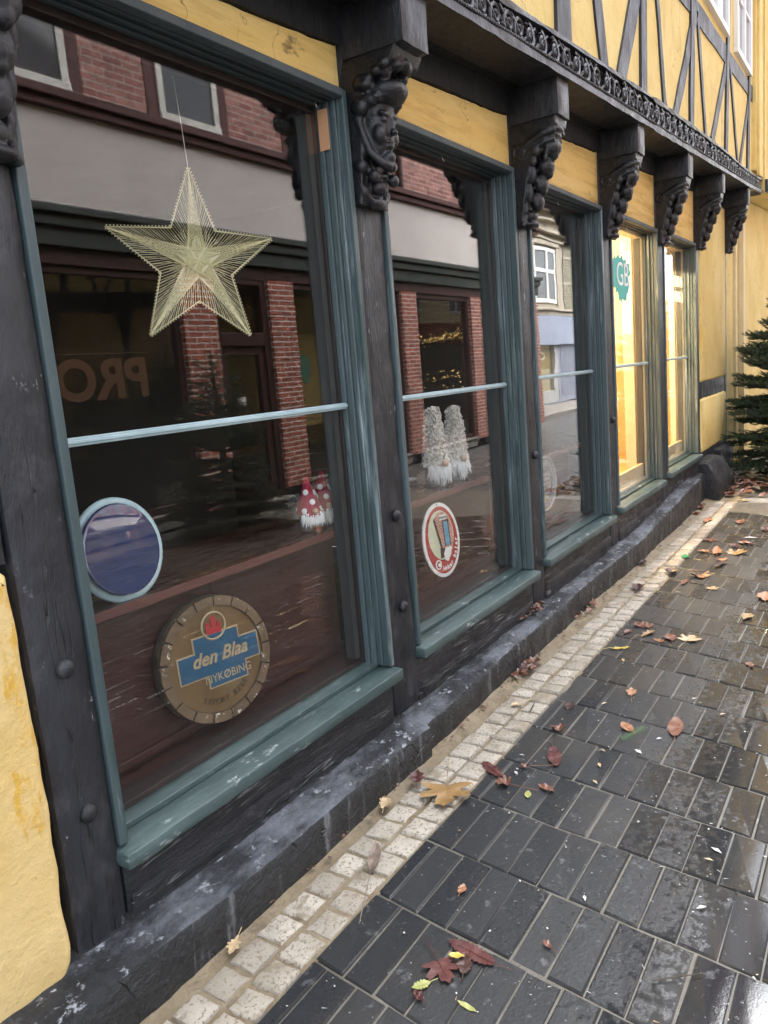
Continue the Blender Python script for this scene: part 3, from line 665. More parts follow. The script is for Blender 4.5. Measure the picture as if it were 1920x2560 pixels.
# ------------------------------------------------------------------ shop windows
GY = 1.5375
CREAM = M('cream_inner_paint', (.66, .58, .40), (.74, .66, .48), 3, (.4, .6), .1, 40)
ETCH = flat('white_window_lettering', (.85, .87, .86), .5)
TEALDECAL = flat('turquoise_decal', (.05, .46, .41), .5)
def fmap(x0, z0, y):      # text placed on a wall facing the street
    return lambda x, yy, zz: (x0+x, y-zz, z0+yy)
windows = []
for i, (a, b) in enumerate(WIN):
    h, s, bz = HEAD[i], SILL[i], BARZ[i]
    lit = i >= 3
    wroot = thing('window', None, None, (0, 0, 0)); hang(wroot, house); windows.append(wroot)
    fr = MB()
    for k, (d, y0, y1) in enumerate(((.024, 1.440, 1.470), (.028, 1.4705, 1.483), (.024, 1.4835, 1.494), (.031, 1.4945, 1.509), (.027, 1.5095, 1.521), (.034, 1.5215, 1.543))):
        fr.box(a, a+d, y0, y1, s, h); fr.box(b-d, b, y0, y1, s, h)
        fr.cur = 1; fr.box(a+d+.0005, b-d-.0005, y0, y1, h-d, h-.0005) if k else None; fr.cur = 0
    fr.cur = 2; fr.box(a+.0245, b-.0245, 1.436, 1.470, h-.024, h-.0005); fr.cur = 0
    fo = fr.build('frame', [TEAL, TEALDARK, M('grey_teal_head_paint', (.05, .065, .07), (.08, .10, .105), 5, (.5, .7), .3, 40)], wroot, bevel=.0035)
    sl_ = MB(); x1 = b+.004 if i != 1 else b
    sl_.add([(a-.012, 1.500, s+.004), (x1, 1.500, s+.004), (x1, 1.560, s+.010), (a-.012, 1.560, s+.010), (a-.012, 1.500, s-.03), (x1, 1.500, s-.03), (x1, 1.560, s-.03), (a-.012, 1.560, s-.03)],
            [(0, 1, 2, 3), (7, 6, 5, 4), (0, 4, 5, 1), (1, 5, 6, 2), (2, 6, 7, 3), (3, 7, 4, 0)])
    sl_.rough(a-.012, b+.012 if i < 4 else b+.02, 1.405, 1.4965, s-.048, s+.0, .03, .0022, 9, fn=lambda p: Vector((p.x, p.y, p.z-(1.4965-p.y)*.07)), seed=i)
    sl_.build('sill', TEALSILL, wroot, smooth=40, bevel=.002)
    gb = MB(); gb.box(a+.0345, b-.0345, 1.521, 1.5345, bz-.010, bz+.010); gb.box(a+.0345, b-.0345, 1.5155, 1.5205, bz-.004, bz+.005)
    gb.build('glazing_bar', BARPAINT, wroot, bevel=.002)
    pm_ = GLASSLIT if lit else (GLASSW if i == 2 else GLASS)
    for z0, z1 in ((s+.004, bz-.002), (bz+.002, h-.01)):
        pa = MB(); pa.box(a+.02, b-.02, GY-.002, GY+.002, z0, z1); pa.build('pane', pm_, wroot)
    inn = MB(); mi = CREAM if lit else BROWNFR
    inn.box(b-.033, b+.06, 1.546, 1.609, s, h); inn.box(a-.06, a+.028, 1.546, 1.609, s, h); inn.box(a+.0285, b-.0335, 1.546, 1.609, h-.05, h); inn.box(a+.0285, b-.0335, 1.546, 1.609, s-.03, s+.026)
    if lit: inn.box(a+.0285, b-.0335, 1.566, 1.59, s+.0265, s+.125); None
    inn.build('inner_frame', mi, wroot, bevel=.003)
    if i == 0:
        q = MB(); q.box(b-.0365, b-.0345, 1.495, 1.532, 2.045, 2.165); q.build('bare_wood_strip', BAREWOOD, wroot)
    hk = MB()
    xh = b-.08 if i == 0 else (a+b)/2
    hk.tube([(xh, 1.505, h-.035), (xh+.004, 1.503, h-.05), (xh+.012, 1.503, h-.056), (xh+.014, 1.503, h-.048)], .0014, 5)
    hk.build('hook', flat('steel_wire', (.5, .5, .5), .3, metal=1), wroot)
# decals on the two lit windows
def blob(cx, cz, w, h, seed):
    random.seed(seed); pts = []
    L = [(-1, .55), (-.98, -.2), (-.8, -.45), (-.72, -.3), (-.6, -.62), (-.45, -.5), (-.35, -1), (-.22, -.82), (-.1, -1.02), (.05, -.8), (.15, -.98), (.3, -.85), (.42, -1), (.5, -.6), (.62, -.55), (.8, -.2), (.75, .1), (.98, .3), (.8, .5), (.85, .7), (.5, .68), (.45, .9), (.2, .75), (.1, 1), (-.2, .82), (-.3, .98), (-.6, .78), (-.7, .92), (-.85, .7)]
    random.seed(7); return [(cx+p[0]*w, cz+p[1]*h) for p in L]
q = MB(); q.prism(blob(5.40, 1.835, .22, .155, 2)[::-1], 1.5325, 1.5350); hang(q.build('decal', TEALDECAL, windows[3]), windows[3])
q = MB(); q.text('GB', .215, fmap(5.415, 1.855, 1.531), .001, sx=1.05); q.build('lettering', ETCH, windows[3])
q = MB(); q.text('ENDE', .125, fmap(7.03, 1.895, 1.534), .001, sx=1.2); q.text('KUNST', .125, fmap(7.01, 1.772, 1.534), .001, sx=1.1); q.build('lettering', ETCH, windows[4])

# ------------------------------------------------------------------ rooms behind the glass
def room(x0, x1, y0, y1, z0, z1, mw, mf):
    q = MB(); q.box(x0, x1, y1, y1+.1, z0, z1); q.box(x0-.1, x0, y0, y1, z0, z1); q.box(x1, x1+.1, y0, y1, z0, z1); q.box(x0, x1, y0, y1, z1, z1+.08); q.build('room_wall', mw, house)
    q = MB(); q.box(x0, x1, y0, y1, z0-.08, z0-.001); q.build('room_floor', mf, house)
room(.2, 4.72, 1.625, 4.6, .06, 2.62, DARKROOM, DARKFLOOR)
room(4.84, 8.6, 1.68, 3.1, .30, 2.62, M('warm_shop_wall', (.62, .45, .22), (.70, .53, .29), 2, (.7, .9), 0), M('shop_board_floor', (.5, .33, .12), (.6, .42, .18), 3, (.4, .6), .1, 30, (1, .1, 1)))
# walls between the openings, inside
q = MB()
for i in range(6):
    a, b = POSTS[i]; q.box(a-.06 if i else -.5, b+.06, 1.561, 1.60, .0, 2.7)
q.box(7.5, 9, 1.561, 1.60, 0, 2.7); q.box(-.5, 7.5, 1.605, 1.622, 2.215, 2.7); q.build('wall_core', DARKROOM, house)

SHZ = .825
for i in range(3):
    a, b = WIN[i]
    sr = thing('window_shelf', ['brown display shelf in the nearest window, under the red-hatted gnomes', 'brown display shelf behind the second window, under the curly cream gnomes', 'brown display shelf behind the third window, with the engraved glass oval'][i], 'shelf', (a, 1.61, SHZ), 'brown window shelves')
    q = MB(); q.box(a-.055, b+.055, 1.623, 2.02, SHZ-.022, SHZ); q.cur = 1; q.box(a-.0545, b+.0545, 1.6105, 1.6225, SHZ-.024, SHZ+.0015)
    q.build('shelf_board', [BROWNSH, M('shelf_edge_paint', (.105, .04, .031), (.14, .056, .043), 5, (.3, .45), .1, 40, (.15, 1, 1))], sr, bevel=.002)
    q = MB(); 
    for k in range(2):
        xa, xb = (a-.05, a+.615) if k == 0 else (a+.618, b+.05)
        q.box(xa, xb, 1.705, 1.725, .30, SHZ-.0225)
    q.build('front_board', BROWN, sr, bevel=.0015)
    q = MB(); q.box(a-.05, b+.05, 1.689, 1.7045, .36, .385+SILL[i]-.34); q.build('skirting', BROWN, sr, bevel=.004)
    q = MB(); q.box(a-.05, b+.05, 1.6105, 1.6885, .30, SILL[i]+.012); q.build('ledge', BROWN, sr, bevel=.002)

# ------------------------------------------------------------------ string star
STRAW = flat('straw_yellow_thread', (.80, .74, .45), .6)
sx_, sy_, sz_ = 1.700, 1.705, 1.706
star = thing('thread_star', 'large five-pointed star strung with pale yellow thread, hanging in the nearest window', 'star', (sx_, sy_, sz_))
PHI = R(22); RO, RI = .259, .111
def sp(u, v, d=0): return (sx_+u*math.cos(PHI)+d*math.sin(PHI)*-1, sy_-u*math.sin(PHI)-d*math.cos(PHI), sz_+v)
OUT = []
for k in range(10):
    a = R(90+36*k-2); r_ = RO if k % 2 == 0 else RI
    OUT.append((r_*math.cos(a)*1.02, r_*math.sin(a)))
NB = 19
def edge(k, t):
    a, b = OUT[k % 10], OUT[(k+1) % 10]; return (a[0]+(b[0]-a[0])*t, a[1]+(b[1]-a[1])*t)
q = MB(); q.tube([sp(*p) for p in OUT], .0026, 6, closed=True)
for k in range(10):
    for j in range(NB):
        u, v = edge(k, (j+.5)/NB); L = math.hypot(u, v)
        a = OUT[k]; b = OUT[(k+1) % 10]; n_ = Vector((b[1]-a[1], -(b[0]-a[0]))).normalized()
        if n_.dot(Vector((u, v))) < 0: n_ = -n_
        q.ell(sp(u+n_.x*.004, v+n_.y*.004, .001), .0022, 6, 4)
q.build('star_frame', STRAW, star, smooth=60)
q = MB()
for k in range(0, 10, 2):                    # each arm: strings from its two sides to the far side of the middle
    for j in range(NB):
        t = (j+.5)/NB
        # tip side right (k -> k+1) and left (k-1 -> k)
        p = edge(k, t); p2 = edge(k-1, 1-t)
        e1 = edge(k+3, t*.9); e2 = edge(k-4, 1-t*.9)
        c1 = (e1[0]*.30, e1[1]*.30); c2 = (e2[0]*.30, e2[1]*.30)
        for s0, c_ in ((p, c2), (p2, c1)):
            q.tube([sp(*s0), sp(s0[0]*.5+c_[0]*.5, s0[1]*.5+c_[1]*.5, .008), sp(c_[0], c_[1], .014+.006*random.random())], .00075, 3, caps=False)
        if j % 3 == 0:
            q.tube([sp(*p), sp(-p[0]*.18, -p[1]*.18, .02)], .0006, 3, caps=False); q.tube([sp(*p2), sp(-p2[0]*.18, -p2[1]*.18, -.012)], .0006, 3, caps=False)
    tip = OUT[k]
    for j in range(5):
        d = (j-2)*.007; q.tube([sp(tip[0]*.97, tip[1]*.97), sp(-tip[1]*d*4, tip[0]*d*4, .016), sp(-tip[0]*.34+tip[1]*d*6, -tip[1]*.34-tip[0]*d*6, .012)], .0009, 3, caps=False)
q.build('threads', STRAW, star)
q = MB(); q.tube([sp(OUT[0][0], OUT[0][1]), sp(OUT[0][0]-.004, .36), sp(OUT[0][0]-.012, .50)], .0011, 5); q.build('hanging_cord', flat('white_cord', (.75, .75, .7), .7), star)

# ------------------------------------------------------------------ round mirror
mx_, my_, mz_ = 1.268, 1.668, .952
mir = thing('round_mirror', 'round dark blue mirror in a pale turquoise ring, on the nearest shelf', 'mirror', (mx_, my_, SHZ+.002))
RIM = M('turquoise_lacquer', (.5, .68, .7), (.56, .74, .76), 4, (.2, .3), 0)
def mtilt(p):
    d = p[2]-mz_; return (p[0], p[1]+d*.16, p[2])
q = MB(); q.tube([mtilt((mx_+.1235*math.cos(t), my_, mz_+.1235*math.sin(t))) for t in lin(0, 2*math.pi*47/48, 48)], .0125, 12, closed=True); q.build('ring', RIM, mir, smooth=60)
q = MB(); q.lathe([(.02, .010), (.107, .010), (.114, .006), (.116, 0), (.114, -.006), (.110, -.0085), (.0, -.0085)][::-1], (mx_-.024, my_-.042, mz_+.009), 48, 'y'); q.v = [mtilt(p) for p in q.v]
q.build('glass_disc', M('dark_blue_mirror', (.034, .05, .125), (.04, .058, .145), 2, (.02, .06), 0, metal=.0, spec=1.0, coat=1), mir, smooth=30)
for an in (-40, 80, 200):
    q = MB(); q.tube([mtilt((mx_+.1*math.cos(R(an)), my_-.03, mz_+.1*math.sin(R(an)))), mtilt((mx_+.122*math.cos(R(an)), my_, mz_+.122*math.sin(R(an))))], .002, 6)
    q.build('stay', IRON, mir)

# ------------------------------------------------------------------ barrel-end sign
bx, by, bz_, br_ = 1.514, 1.640, .572, .186
bar = thing('barrel_sign', 'round bronze barrel-end beer sign with a blue banner, inside the nearest window', 'sign', (bx, by, bz_-br_))
BRONZE = M('worn_bronze', (.14, .085, .034), (.20, .125, .052), 5, (.35, .55), .25, 30, (1, 1, .3), spots=((.3, .22, .11), .6, .75, 3, (1, 1, 1)))
BRDARK = M('dark_stave', (.045, .04, .035), (.11, .085, .05), 6, (.4, .6), .4, 40, spots=((.7, .64, .5), .63, .67, 34, (1, 1, 1)))
BRRIM = M('stave_rim', (.12, .078, .042), (.20, .135, .075), 5, (.4, .6), .3, 40, spots=((.75, .68, .55), .60, .63, 34, (1, 1, 1)))
BLUE = M('banner_blue', (.022, .085, .15), (.03, .105, .18), 6, (.35, .5), .1, 40)
GOLD = M('pale_gold_edge', (.44, .34, .19), (.54, .43, .27), 6, (.3, .45), 0, metal=.3)
BPHI, BT = R(12), R(5)
def bp_(u, d, v):            # u across, d towards the street, v up -> world
    y_ = -d*math.cos(BT)+v*math.sin(BT)*.9; z_ = v*math.cos(BT)+d*math.sin(BT)
    return (bx+u*math.cos(BPHI)+y_*math.sin(BPHI), by-u*math.sin(BPHI)+y_*math.cos(BPHI), bz_+z_)
def conv(q): q.v = [bp_(p[0], p[1], p[2]) for p in q.v]; return q
q = MB(); q.lathe([(0, -.022), (br_*.97, -.022), (br_, -.01), (br_, .012), (br_*.985, .018), (br_*.5, .018), (0, .018)], n=56, axis='y'); conv(q).build('barrel_side', BRDARK, bar, smooth=40)
q = MB(); NS = 17
for k in range(NS):
    a0, a1 = 2*math.pi*k/NS+.012, 2*math.pi*(k+1)/NS-.012; ri, ro = br_*.835, br_*.985
    seg = lin(a0, a1, 5); jit = random.uniform(-.0015, .0015)
    q.prism([(ri*math.cos(t), ri*math.sin(t)) for t in seg]+[(ro*math.cos(t), ro*math.sin(t)) for t in seg[::-1]], .0185, .029+jit)
conv(q).build('stave_rim', BRRIM, bar, bevel=.002)
q = MB(); q.lathe([(0, .0186), (br_*.825, .0186), (br_*.825, .0205), (0, .0205)], n=48, axis='y'); conv(q).build('face', BRONZE, bar)
BAN = [(-.66, -.20), (-.66, .17), (-.36, .17), (-.36, .40), (.42, .40), (.42, .22), (.76, .22), (.76, -.14), (.48, -.14), (.48, -.40), (-.18, -.40), (-.18, -.20)]
def scl(P, g): 
    c = (.05, 0); return [((c[0]+(x-c[0])*1.0+math.copysign(g, x-c[0]))*br_, (z+math.copysign(g, z))*br_) for x, z in P]
q = MB(); q.prism(scl(BAN, .03), .0206, .0235); bo = conv(q).build('banner_edge', GOLD, bar, bevel=.001)
q = MB(); q.prism(scl(BAN, -.005), .0236, .0246); conv(q).build('banner', BLUE, bar)
def bt(u0, v0, dz=.026): return lambda x, y, z: (u0*br_+x, dz+z, v0*br_+y)
q = MB(); q.text('den Blaa', .055, bt(.04, .06), .0018, shear=.35, bold=.0012); conv(q).build('lettering', GOLD, bar)
q = MB(); q.text('NYKØBING', .034, bt(.15, -.28, .0258), .0008, sx=.9); conv(q).build('lettering', GOLD, bar)
q = MB()
for k, chx in enumerate('EXPORT BEER'):
    a = R(-118+6.9*k); 
    if chx != ' ':
        ca, sa_ = math.cos(a+math.pi/2), math.sin(a+math.pi/2)
        q.text(chx, .023, lambda x, y, z, a=a, ca=ca, sa_=sa_: (.66*br_*math.cos(a)+x*ca-y*sa_, .0212+z, .66*br_*math.sin(a)+x*sa_+y*ca), .0012)
conv(q).build('lettering', flat('dark_relief', (.07, .05, .025), .5), bar)
q = MB(); q.tube([(.02*br_+.21*br_*math.cos(t), .0245, .53*br_+.21*br_*math.sin(t)) for t in lin(0, 2*math.pi*27/28, 28)], .0035, 8, closed=True); em = conv(q).build('emblem_ring', GOLD, bar, smooth=60)
q = MB(); q.lathe([(0, .0206), (.2*br_, .0206), (.2*br_, .0225), (0, .0225)], (.02*br_, 0, .53*br_), 28, 'y'); conv(q).build('emblem_disc', BRONZE, bar)
q = MB(); e0, v0 = .02*br_, .53*br_
def er(u0, u1, w0, w1): q.prism([(e0+u0*br_, v0+w0*br_), (e0+u1*br_, v0+w0*br_), (e0+u1*br_, v0+w1*br_), (e0+u0*br_, v0+w1*br_)], .0226, .0245)
er(-.13, .13, -.12, -.03); er(-.13, -.07, -.029, .06); er(-.035, .045, -.029, .10); er(.075, .13, -.029, .05)
q.prism([(e0-.05*br_, v0+.101*br_), (e0+.06*br_, v0+.101*br_), (e0+.005*br_, v0+.17*br_)], .0226, .0245)
conv(q).build('emblem_castle', flat('emblem_red', (.42, .035, .04), .4), bar)

# ------------------------------------------------------------------ oval enamel sign in the second window
ox, oy, oz, orx, orz = 2.84, 1.602, .628, .127, .160
ov = thing('oval_sign', 'oval red and white enamel beer sign with a painted blue door, behind the second window', 'sign', (ox, oy, oz-orz))
def oval(rx, rz, n=40, cx=0, cz=0, clip=None): return [(ox+cx+rx*math.cos(2*math.pi*k/n), oz+cz+rz*math.sin(2*math.pi*k/n)) for k in range(n)]
OPHI = R(8)
def oconv(q): q.v = [(ox+(p[0]-ox)*math.cos(OPHI), p[1]-(p[0]-ox)*math.sin(OPHI)+(p[2]-oz)*.08, p[2]) for p in q.v]; return q
EW = flat('white_enamel', (.78, .78, .74), .2); ER = flat('red_enamel', (.38, .035, .03), .2)
q = MB(); q.prism(oval(orx, orz), oy-.003, oy+.003); oconv(q).build('plate', EW, ov, bevel=.001)
q = MB(); q.prism(oval(orx*.87, orz*.9), oy-.0042, oy-.0032); oconv(q).build('red_field', ER, ov)
PIC = (-.003, .022)
q = MB(); q.prism(oval(orx*.69, orz*.66, 40, *PIC), oy-.0052, oy-.0044); oconv(q).build('picture', flat('picture_cream', (.62, .64, .45), .3), ov)
def orect(q, u0, u1, w0, w1, d): q.prism([(ox+u0, oz+w0), (ox+u1, oz+w0), (ox+u1, oz+w1), (ox+u0, oz+w1)], oy-d-.0006, oy-d)
q = MB(); q.prism([(ox-.04, oz+.095), (ox-.012, oz+.118), (ox+.03, oz+.118), (ox+.06, oz+.09), (ox+.078, oz+.05), (ox+.078, oz-.02), (ox+.062, oz-.045), (ox-.012, oz-.03)], oy-.0062, oy-.0054)
oconv(q).build('painted_house', brick_mat('painted_brick', (.5, .13, .07), (.58, .2, .12), (.7, .5, .4), .02, .008, .002), ov)
q = MB(); orect(q, .012, .018, -.03, .075, .0064); orect(q, .05, .056, -.03, .075, .0064); orect(q, .012, .056, .075, .081, .0072); q.prism([(ox-.046, oz+.09), (ox-.036, oz+.1), (ox-.004, oz-.04), (ox-.016, oz-.04)], oy-.0072, oy-.0064)
q.prism([(ox-.028, oz-.075), (ox+.0, oz-.075), (ox+.01, oz-.035), (ox-.022, oz-.03)], oy-.0072, oy-.0064); oconv(q).build('painted_beams', flat('painted_brown', (.06, .035, .025), .3), ov)
q = MB(); orect(q, .019, .049, -.03, .074, .0064); oconv(q).build('painted_door', M('painted_blue', (.1, .28, .42), (.2, .42, .52), 60, (.2, .3), 0), ov)
q = MB(); q.prism([(ox+.0, oz-.088), (ox+.02, oz-.096), (ox+.045, oz-.07), (ox+.055, oz-.038), (ox+.012, oz-.036), (ox-.004, oz-.06)], oy-.0078, oy-.0073); oconv(q).build('painted_apron', EW, ov)
q = MB(); orect(q, -.002, .045, .084, .106, .0064); oconv(q).build('painted_board', EW, ov)
q = MB(); q.text('Høker', .02, fmap(ox+.021, oz+.095, oy-.0074), .0004, shear=.2); oconv(q).build('lettering', flat('painted_black', (.02, .02, .02), .4), ov)
q = MB()
for k, chx in enumerate('Høker bajer'):
    a = R(-96+8.9*k)
    if chx != ' ':
        tx, tz = -orx*.78*math.sin(a), orz*.79*math.cos(a); L = math.hypot(tx, tz); tx /= L; tz /= L
        q.text(chx, .029, lambda x, y, z, a=a, tx=tx, tz=tz: (ox+orx*.765*math.cos(a)+x*tx-y*tz, oy-.0046-z, oz+orz*.775*math.sin(a)+x*tz+y*tx), .0006, bold=.0008)
oconv(q).build('lettering', EW, ov)
q = MB(); q.prism(oval(.021, .021, 20, -.047, -.098), oy-.0052, oy-.0044); oconv(q).build('badge', EW, ov)
q = MB(); q.tube([(ox-.047+.010*math.cos(t), oy-.0056, oz-.098+.012*math.sin(t)) for t in lin(.6, 5.2, 12)], .003, 6); oconv(q).build('badge_mark', ER, ov)
q = MB(); q.ell((ox-.004, oy-.0035, oz+orz*.955), .003, 8, 6); oconv(q).build('screw', IRON, ov)

# ------------------------------------------------------------------ engraved glass oval and icicle in the third window
q = MB(); gx, gy_, gz, grx, grz = 4.06, 1.606, .672, .162, .148
gro = thing('glass_oval', 'clear engraved glass oval standing behind the third window', 'glass sign', (gx, gy_, gz-grz))
FROST = flat('frosted_engraving', (.55, .56, .56), .4)
q.tube([(gx+grx*math.cos(t), gy_, gz+grz*math.sin(t)) for t in lin(0, 2*math.pi*47/48, 48)], .007, 8, closed=True); q.build('rim', M('clear_rim', (.3, .3, .3), (.4, .4, .4), 20, (.1, .2), 0), gro, smooth=60)
q = MB(); q.prism([(gx+grx*.97*math.cos(t), gz+grz*.97*math.sin(t)) for t in lin(0, 2*math.pi*39/40, 40)], gy_-.001, gy_+.001); q.build('disc', glass('engraved_disc_glass', .08, (.96, .97, .97)), gro)
q = MB(); random.seed(12)
for r0, ww in ((.85, .02), (.77, .03), (.70, .02)):
    q.tube([(gx+grx*(r0+ww*math.sin(t*19))*math.cos(t), gy_-.003, gz+grz*(r0+ww*math.sin(t*19))*math.sin(t)) for t in lin(0, 2*math.pi*159/160, 160)], .0013, 4, closed=True)
q.build('border_engraving', FROST, gro); q = MB()
pts = []
for k in range(5):
    for u in (lin(-.45, .45, 28) if k % 2 == 0 else lin(.45, -.45, 28)): pts.append((gx+grx*u*(1-.12*abs(k-2)), gy_-.003, gz+grz*(.36-.18*k+.05*math.sin(u*31+k)+.03*math.sin(u*57))))
q.tube(pts, .0016, 4)
q.build('engraving', FROST, gro); random.seed(7)
q = MB(); ix, iy = 4.0, 1.635
ic = thing('icicle', 'thin white glass icicle on a thread in the third window', 'ornament', (ix, iy, 1.45))
q.lathe([(.0005, 0), (.004, .08), (.006, .2), (.005, .28), (.0015, .31)], (ix, iy, 1.45), 8); q.build('icicle_body', flat('white_glass', (.75, .74, .68), .2), ic, smooth=60)
q = MB(); q.tube([(ix, iy, 1.755), (ix+.003, iy, 2.0), (ix, iy, 2.19)], .0009, 5); q.build('hanging_cord', flat('white_cord', (.75, .75, .7), .7), ic)

# ------------------------------------------------------------------ gnomes and small things on the shelves
REDFELT = M('red_felt', (.27, .016, .04), (.36, .026, .06), 40, (.9, 1), .3, 150)
GREYFELT = M('grey_felt', (.13, .13, .135), (.2, .2, .205), 40, (.9, 1), .3, 200)
BEARD = M('white_beard_hair', (.70, .70, .68), (.82, .82, .8), 30, (.7, .9), 0)
SKIN = M('pale_nose_wood', (.55, .36, .24), (.62, .42, .3), 10, (.5, .6), 0)
def beard(q, cx, cy, cz, w, h, n, seed, facing=(-.45, -.9)):
    rr = random.Random(seed); fx, fy = facing; L = math.hypot(fx, fy); fx /= L; fy /= L
    for k in range(n):
        a = rr.uniform(-1.15, 1.15); ux = fx*math.cos(a)-fy*math.sin(a); uy = fx*math.sin(a)+fy*math.cos(a)
        l = h*rr.uniform(.55, 1.05)*(1-.25*abs(a)); o = rr.uniform(.75, 1.05)*w; sp_ = rr.uniform(.9, 1.35)
        dz = rr.uniform(0, .012)
        q.tube([(cx+ux*o*.7, cy+uy*o*.7, cz-dz), (cx+ux*o*1.05, cy+uy*o*1.05, cz-l*.4), (cx+ux*o*sp_+rr.uniform(-.006, .006), cy+uy*o*sp_, cz-l)], [.0022, .003, .0006], 4)
def red_gnome(x, y, s, lean, label):
    g = thing('gnome_figure', label, 'gnome', (x, y, SHZ+.002), 'red-hatted gnomes on the shelf')
    z0 = SHZ+.002
    q = MB(); q.lathe([(.0, 0), (.030*s, 0), (.036*s, .012*s), (.036*s, .035*s), (.030*s, .06*s), (.0, .07*s)], (x, y, z0), 20); q.build('body', GREYFELT, g, smooth=60)
    q = MB(); prof = [(.0425, .052), (.041, .058), (.036, .08), (.028, .105), (.019, .13), (.011, .15), (.006, .158)]
    vs, fs = [], []; n = 24
    for r_, h in prof:
        for k in range(n):
            a = 2*math.pi*k/n; f = (h-.052)/.106; vs.append((x+(r_*math.cos(a)+lean*f*f)*s, y+r_*math.sin(a)*s, z0+(h+.006*math.sin(a*2+h*50)*.4-.012*(1-f)*(-math.sin(a)*.4))*s))
    for j in range(len(prof)-1):
        for k in range(n): fs.append((j*n+k, j*n+(k+1) % n, (j+1)*n+(k+1) % n, (j+1)*n+k))
    q.add(vs, fs); q.ell((x+lean*s, y, z0+.16*s), .0085*s, 10, 8); q.cur = 1
    for (h, a) in ((.066, -2.9), (.068, -1.25), (.092, -2.1), (.104, -.6), (.122, -2.75), (.118, -1.3), (.07, 2.2), (.1, 1.5)):
        r_ = None
        for (r0, h0), (r1, h1) in zip(prof, prof[1:]):
            if h0 <= h <= h1: r_ = r0+(r1-r0)*(h-h0)/(h1-h0)
        f = (h-.052)/.106; c_ = Vector((x+(r_*math.cos(a)+lean*f*f)*s, y+r_*math.sin(a)*s, z0+h*s)); q.ell(c_, (.0022*s, min(.0095, r_*.6)*s, .0095*s), 10, 8, Vector((math.cos(a), math.sin(a), .35)).to_track_quat('X', 'Z').to_euler())
    q.build('hat', [REDFELT, BEARD], g, smooth=70)
    q = MB(); beard(q, x, y, z0+.07*s, .038*s, .070*s, 260, int(x*1000)); q.build('beard', BEARD, g)
    q = MB(); q.ell((x-.0185*s, y-.0375*s, z0+.064*s), .0095*s, 12, 8); q.build('nose', SKIN, g, smooth=60)
red_gnome(2.098, 1.70, 1.12, -.004, 'small gnome in a red spotted felt hat, the one nearer the flower pot')
red_gnome(2.196, 1.715, 1.14, .006, 'small gnome in a red spotted felt hat, the one nearer the window jamb')
CURL = M('cream_curly_fleece', (.66, .6, .52), (.92, .89, .82), 80, (.85, 1), 0)
def curly_gnome(x, y, s, lean, label, seed):
    rr = random.Random(seed); z0 = SHZ+.002
    g = thing('gnome_figure', label, 'gnome', (x, y, z0), 'curly cream gnomes on the shelf')
    q = MB(); q.lathe([(.0, 0), (.045*s, 0), (.055*s, .02*s), (.052*s, .07*s), (.0, .1*s)], (x, y, z0), 20); q.build('body', GREYFELT, g, smooth=60)
    q = MB()
    def axis(f): return x+lean*f*s+.004*math.sin(f*9+seed), (.062*(1-f)**.8*.56+.014)*s, z0+(.095+.25*f)*s
    for j in range(12):
        f0 = j/12; ax, r_, z_ = axis(f0); ax2, r2, z2 = axis(f0+1/12); q.tube([(ax, y, z_), (ax2, y, z2)], [r_, r2], 14)
    ax, r_, z_ = axis(1); q.ell((ax, y, z_), r_, 12, 8)
    for k in range(1000):
        f = rr.random()**1.15; ax, r_, z_ = axis(f); a = rr.uniform(0, 6.283)
        cx_, cy_ = ax+r_*math.cos(a), y+r_*math.sin(a); R_ = rr.uniform(.006, .0115); r_ += abs(rr.gauss(0, .0045)); ph = rr.uniform(0, 6.28); t1 = rr.uniform(-1, 1)
        pts = [(cx_+math.cos(a)*.003*m_+R_*math.cos(ph+1.35*m_)*math.sin(a+t1), cy_+math.sin(a)*.003*m_+R_*math.cos(ph+1.35*m_)*math.cos(a+t1), z_+R_*math.sin(ph+1.35*m_)) for m_ in range(5)]
        q.tube(pts, .0031, 3, caps=False)
    q.build('hat', CURL, g)
    q = MB(); beard(q, x, y, z0+.115*s, .058*s, .115*s, 240, seed, (-.5, -.9)); q.build('beard', BEARD, g)
    q = MB(); q.ell((x-.03*s, y-.062*s, z0+.105*s), .0155*s, 14, 10); q.build('nose', SKIN, g, smooth=60)
curly_gnome(3.055, 1.72, 1.0, -.006, 'tall gnome in a curly cream fleece hat, the one nearer the saucer', 5)
curly_gnome(3.25, 1.725, .97, .010, 'tall gnome in a curly cream fleece hat, the one farther from the saucer', 9)
q = MB(); q.lathe([(0, 0), (.028, 0), (.05, .007), (.053, .009), (.05, .0095), (.03, .004), (0, .003)], (3.19, 1.94, SHZ+.002), 28)
tag(q.build('saucer', WHITE, None, smooth=40), 'small white saucer on the shelf of the second window', 'saucer')
q = MB(); rr = random.Random(3); q.ell((3.085, 1.81, SHZ+.03), (.026, .026, .028), 12, 8)
for k in range(90):
    a, b = rr.uniform(0, 6.28), math.acos(rr.uniform(-.8, 1)); d = Vector((math.sin(b)*math.cos(a), math.sin(b)*math.sin(a), math.cos(b)))
    p = Vector((3.085, 1.81, SHZ+.03))+d*.024; q.ell(p+d*.006, (.006, .006, .0028), 6, 4, d.to_track_quat('X', 'Z').to_euler())
tag(q.build('pine_cone', M('frosted_cone', (.5, .36, .26), (.68, .56, .46), 60, (.7, .9), 0), None, smooth=60), 'pale frosted pine cone between the saucer and the curly gnome', 'pine cone')
pot = thing('flower_pot', 'little grey-white flower pot with a pale succulent beside the red-hatted gnomes', 'plant pot', (2.27, 1.90, SHZ+.002))
q = MB(); q.lathe([(0, 0), (.022, 0), (.03, .042), (.034, .043), (.034, .052), (.028, .052), (.026, .046), (0, .046)], (2.27, 1.90, SHZ+.002), 20); q.build('pot', M('grey_white_pot', (.2, .19, .18), (.27, .26, .24), 8, (.6, .8), 0), pot, smooth=40)
